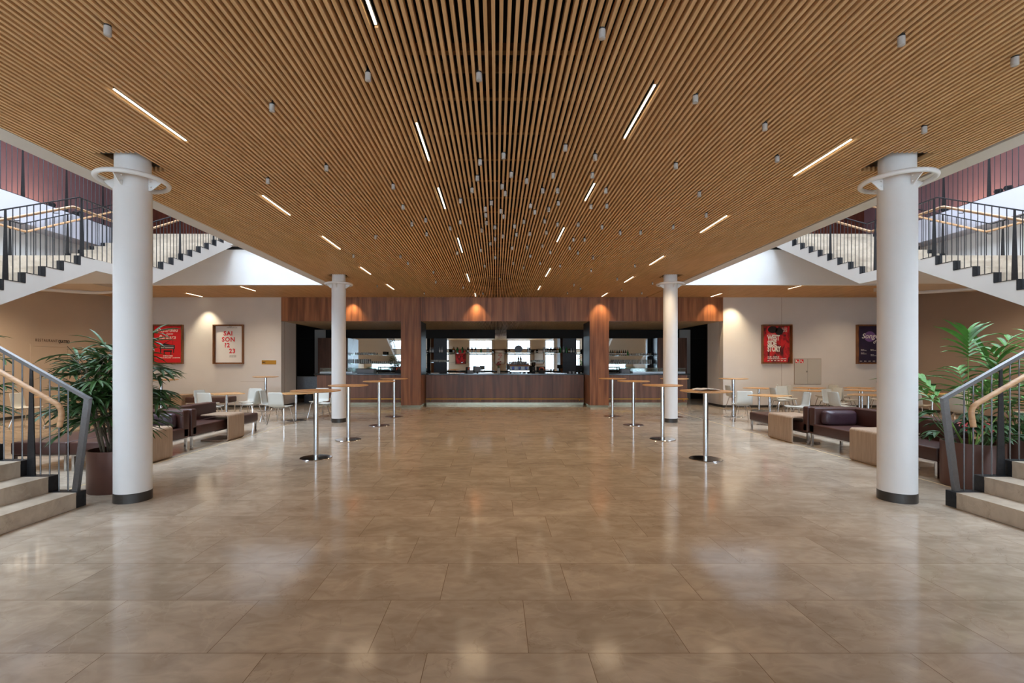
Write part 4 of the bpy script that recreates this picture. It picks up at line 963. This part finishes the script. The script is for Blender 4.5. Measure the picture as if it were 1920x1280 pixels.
# right group
sofa('leather_sofa', 'brown leather sofa with bolster cushion, left of the near right column', [(5.84, 7.1, 6.74, 8.78)], leg4(5.84, 7.1, 6.74, 8.78), [(5.84, 8.62, 6.74, 8.78), (6.54, 7.1, 6.75, 8.6)], [(5.92, 8.42, 6.52, 8.64)])
sofa('leather_bench', 'brown leather open-ended seat beside the right C-shaped tables', [(5.84, 8.82, 6.55, 10.85)], leg4(5.84, 8.82, 6.55, 10.85), [(5.84, 8.81, 6.55, 8.96)])
sofa('leather_sofa', 'brown leather sofa with long back, between near right column and planter', [(5.84, 6.22, 6.62, 7.06)], leg4(5.84, 6.22, 6.62, 7.06), [(6.36, 6.55, 6.62, 7.06)])
def c_table(x, y0, y1, s, label, L=.55, H=.52, th=.022):
    """upright panel in the plane x, plates reaching away from the hall axis (direction s)"""
    t = thing('side_table', (x, (y0+y1)/2, 0), label, 'side table', 'bent wood side tables')
    def arc(cx, cz, r, a0, a1): return [(cx+r*math.cos(a0+(a1-a0)*k/6), cz+r*math.sin(a0+(a1-a0)*k/6)) for k in range(7)]
    R = .05; outer = [(L, H)]+arc(R, H-R, R, PI/2, PI)+arc(R, R, R, PI, 1.5*PI)+[(L, 0)]
    r = R-th; inner = [(L, th)]+arc(R, R, r, 1.5*PI, PI)+arc(R, H-R, r, PI, PI/2)+[(L, H-th)]
    MB().prism([(x+s*a, y0, z) for a, z in outer+inner], (0, y1-y0, 0)).build('bent_panel', M['oakside'], t, True, angle=40)
c_table(-5.30, 9.28, 9.86, -1, 'C-shaped wooden side table pushed over the left sofa seat')
c_table(-5.30, 7.1, 7.68, -1, 'C-shaped wooden side table just behind the near left column')
c_table(5.66, 9.0, 9.78, 1, 'C-shaped wooden side table pushed over the right open seat')
c_table(5.64, 6.86, 7.50, 1, 'C-shaped wooden side table just left of the near right column')
t = tag(MB().rbox(-10.66, 15.35, 0, -10.30, 15.95, .50, .02, 2).build('box_table', M['oakside']), 'small wooden box table between the benches at the left back wall', 'side table')

# ================================================================== PLANTS
def blade(mb, base, d, L, wd, droop, segs=4, fold=.25):
    d = Vector(d).normalized(); sd = d.cross(Vector((0, 0, 1)))
    if sd.length < .05: sd = Vector((1, 0, 0))
    sd.normalize(); p = Vector(base); rows = []
    for i in range(segs+1):
        t = i/segs; wv = wd*(.35+1.9*t*(1-t)+.25*(1-t)) if t < 1 else 0.003
        up = sd.cross(d).normalized()
        rows.append((p-sd*wv/2+up*wv*fold, p.copy(), p+sd*wv/2+up*wv*fold))
        d = (d+Vector((0, 0, -droop/segs))).normalized(); p = p+d*L/segs
    vs = [q for r in rows for q in r]; fs = []
    for i in range(segs):
        fs += [(3*i, 3*i+1, 3*i+4, 3*i+3), (3*i+1, 3*i+2, 3*i+5, 3*i+4)]
    mb.add(vs, fs)
def rhapis(x, y, H, label, seed, n=46, rmax=.72, pot=True, z0=.44):
    R = random.Random(seed); t = thing('potted_palm', (x, y, 0), label, 'plant', 'dark lady palms')
    MB().lathe((x, y, 0), [(.275, 0), (.28, .01), (.28, .5), (.265, .5), (.265, .42)], 48).build('planter', M['pot'], t, True)
    MB().lathe((x, y, 0), [(.0, .44), (.264, .44)], 32).build('soil', M['soil'], t)
    cn = MB(); lv = MB()
    canes = []
    for k in range(12):
        a = R.random()*2*PI; r = .14*math.sqrt(R.random()); h = z0+(H-z0)*(.45+.5*R.random()); lean = .25*R.random()
        b = Vector((x+r*math.cos(a), y+r*math.sin(a), z0)); e = Vector((x+(r+lean)*math.cos(a), y+(r+lean)*math.sin(a), h))
        canes.append((b, e, a)); cn.tube([b, (b+e)/2+Vector((0, 0, .02)), e], [.014, .013, .010], 7)
    for i in range(n*3):
        b, e, a = R.choice(canes); f = .28+.75*R.random(); o = b.lerp(e, min(f, 1)); aa = R.random()*2*PI
        pl_ = (.16+.30*R.random()); elev = -.1+1.0*R.random()
        dv = Vector((math.cos(aa)*math.cos(elev), math.sin(aa)*math.cos(elev), math.sin(elev)))
        tip = o+dv*pl_
        hr = math.hypot(tip.x-x, tip.y-y)
        if hr > rmax*.75: tip.x = x+(tip.x-x)*rmax*.75/hr; tip.y = y+(tip.y-y)*rmax*.75/hr
        cn.tube([o, tip], .0035, 4)
        if any(math.hypot(tip.x-(AX+q*4.33), tip.y-5.32) < .5 for q in (-1, 1)) or (tip.y < 5.35 and abs(tip.x-AX) > 4.5): continue
        nb = R.randint(6, 9); up = Vector((0, 0, 1)); sd = dv.cross(up).normalized(); nrm = sd.cross(dv).normalized()
        for k in range(nb):
            fa = (k/(nb-1)-.5)*2.5; bd = dv*math.cos(fa)+sd*math.sin(fa)+nrm*.1*R.uniform(-1, 1)
            blade(lv, tip, bd, .25+.12*R.random(), .034+.014*R.random(), .5+.5*R.random())
    cn.build('canes', M['cane'], t, True); lv.build('foliage', M['leafd'], t, recalc=False)
    return t
rhapis(-4.67, 5.76, 1.78, 'dark green lady palm in a brown cylinder planter behind the near left column', 3, 56, .88)
rhapis(-7.42, 6.25, 1.95, 'dark green lady palm at the left picture edge behind the stair railing', 5, 40, .8)
def frond(cn, lv, base, d, L, droop, n, ll, R, wd=.035, f0=.5):
    d = Vector(d).normalized(); p = Vector(base); pts = [p.copy()]; S = 16
    for i in range(S):
        d = (d+Vector((0, 0, -droop/S*(i/S)*2))).normalized(); p = p+d*L/S; pts.append(p.copy())
    cn.tube(pts, [.009*(1-.75*i/S)+.001 for i in range(S+1)], 6)
    for k in range(n):
        f = f0+(1-f0)*k/(n-1); i = min(S-1, int(f*S)); o = pts[i].lerp(pts[i+1], f*S-i); t = (pts[i+1]-pts[i]).normalized()
        sd = t.cross(Vector((0, 0, 1)));
        if sd.length < .1: sd = Vector((1, 0, 0))
        sd.normalize(); ln = ll*(.55+.9*math.sin(PI*min(.95, .15+.8*k/(n-1))))
        for s in (-1, 1):
            blade(lv, o, t*(.55+.5*k/n)+sd*s*(.9-.4*k/n)+Vector((0, 0, .15)), ln*(.85+.3*R.random()), wd, .6+.5*R.random(), 4, .2)
def kentia(x, y, r, H, label, seed, fr, pots=True, nl=8, ll=.34, lw=.058):
    R = random.Random(seed); t = thing('potted_palm', (x, y, 0), label, 'plant')
    MB().lathe((x, y, 0), [(r-.01, 0), (r, .01), (r, .56), (r-.015, .56), (r-.015, .48)], 48).build('planter', M['pot'], t, True)
    MB().lathe((x, y, 0), [(.0, .49), (r-.016, .49)], 32).build('soil', M['soil'], t)
    cn = MB(); lv = MB()
    for q_ in fr:
        ax, tilt, L, dr = q_[:4]; f0 = q_[4] if len(q_) > 4 else .55
        a = math.radians(ax); b = (x+.1*math.cos(a)*R.random(), y+.1*math.sin(a)*R.random(), .49)
        frond(cn, lv, b, (math.cos(a)*tilt, math.sin(a)*tilt, 1), L, dr, nl, ll, R, lw, f0)
    cn.build('stalks', M['stemg'], t, True); lv.build('fronds', M['leafl'], t, recalc=False)
    dk = MB()
    for k in range(26):
        a = R.random()*2*PI; b = Vector((x+.15*math.cos(a), y+.15*math.sin(a), .49)); e = b+Vector((.22*math.cos(a), .22*math.sin(a), .12+.35*R.random()))
        for q in range(4): blade(dk, e, (math.cos(a+q*.5-.75), math.sin(a+q*.5-.75), .3), .2, .06, 1.0)
        dk.tube([b, e], .004, 4)
    dk.build('undergrowth', M['leafd'], t, recalc=False)
    return t
t = kentia(5.98, 5.90, .30, 2.1, 'bright green kentia palm in a brown planter behind the right stair foot', 11,
       [(190, .02, 1.42, .1, .80), (15, .32, 1.5, .9), (165, .5, 1.15, 1.2), (60, .35, 1.1, 1.0), (250, .3, .9, 1.1), (110, .4, 1.1, 1.0), (0, .7, 1.1, 1.3)])
rb = MB()
for k in range(12):
    a = k*2.4; 
    for q in range(5): blade(rb, (5.88+.1*math.cos(a), 5.75+.08*math.sin(a), .76+.04*math.sin(k)), (math.cos(a+q*1.25), math.sin(a+q*1.25)-.3, .25), .09, .05, .5, 3)
rb.build('red_bracts', M['redp'], t, recalc=False)
kentia(6.92, 6.2, .33, 2.0, 'bushy kentia palm in a wide dark planter at the right picture edge', 12,
       [(200, .35, 1.35, .9), (20, .2, 1.6, .7), (140, .2, 1.4, .8), (300, .3, 1.2, 1.0), (240, .45, 1.0, 1.1), (340, .5, 1.2, 1.1), (180, .5, 1.0, 1.2)])
for o in bpy.data.objects:
    if '_o' in o: del o['_o']
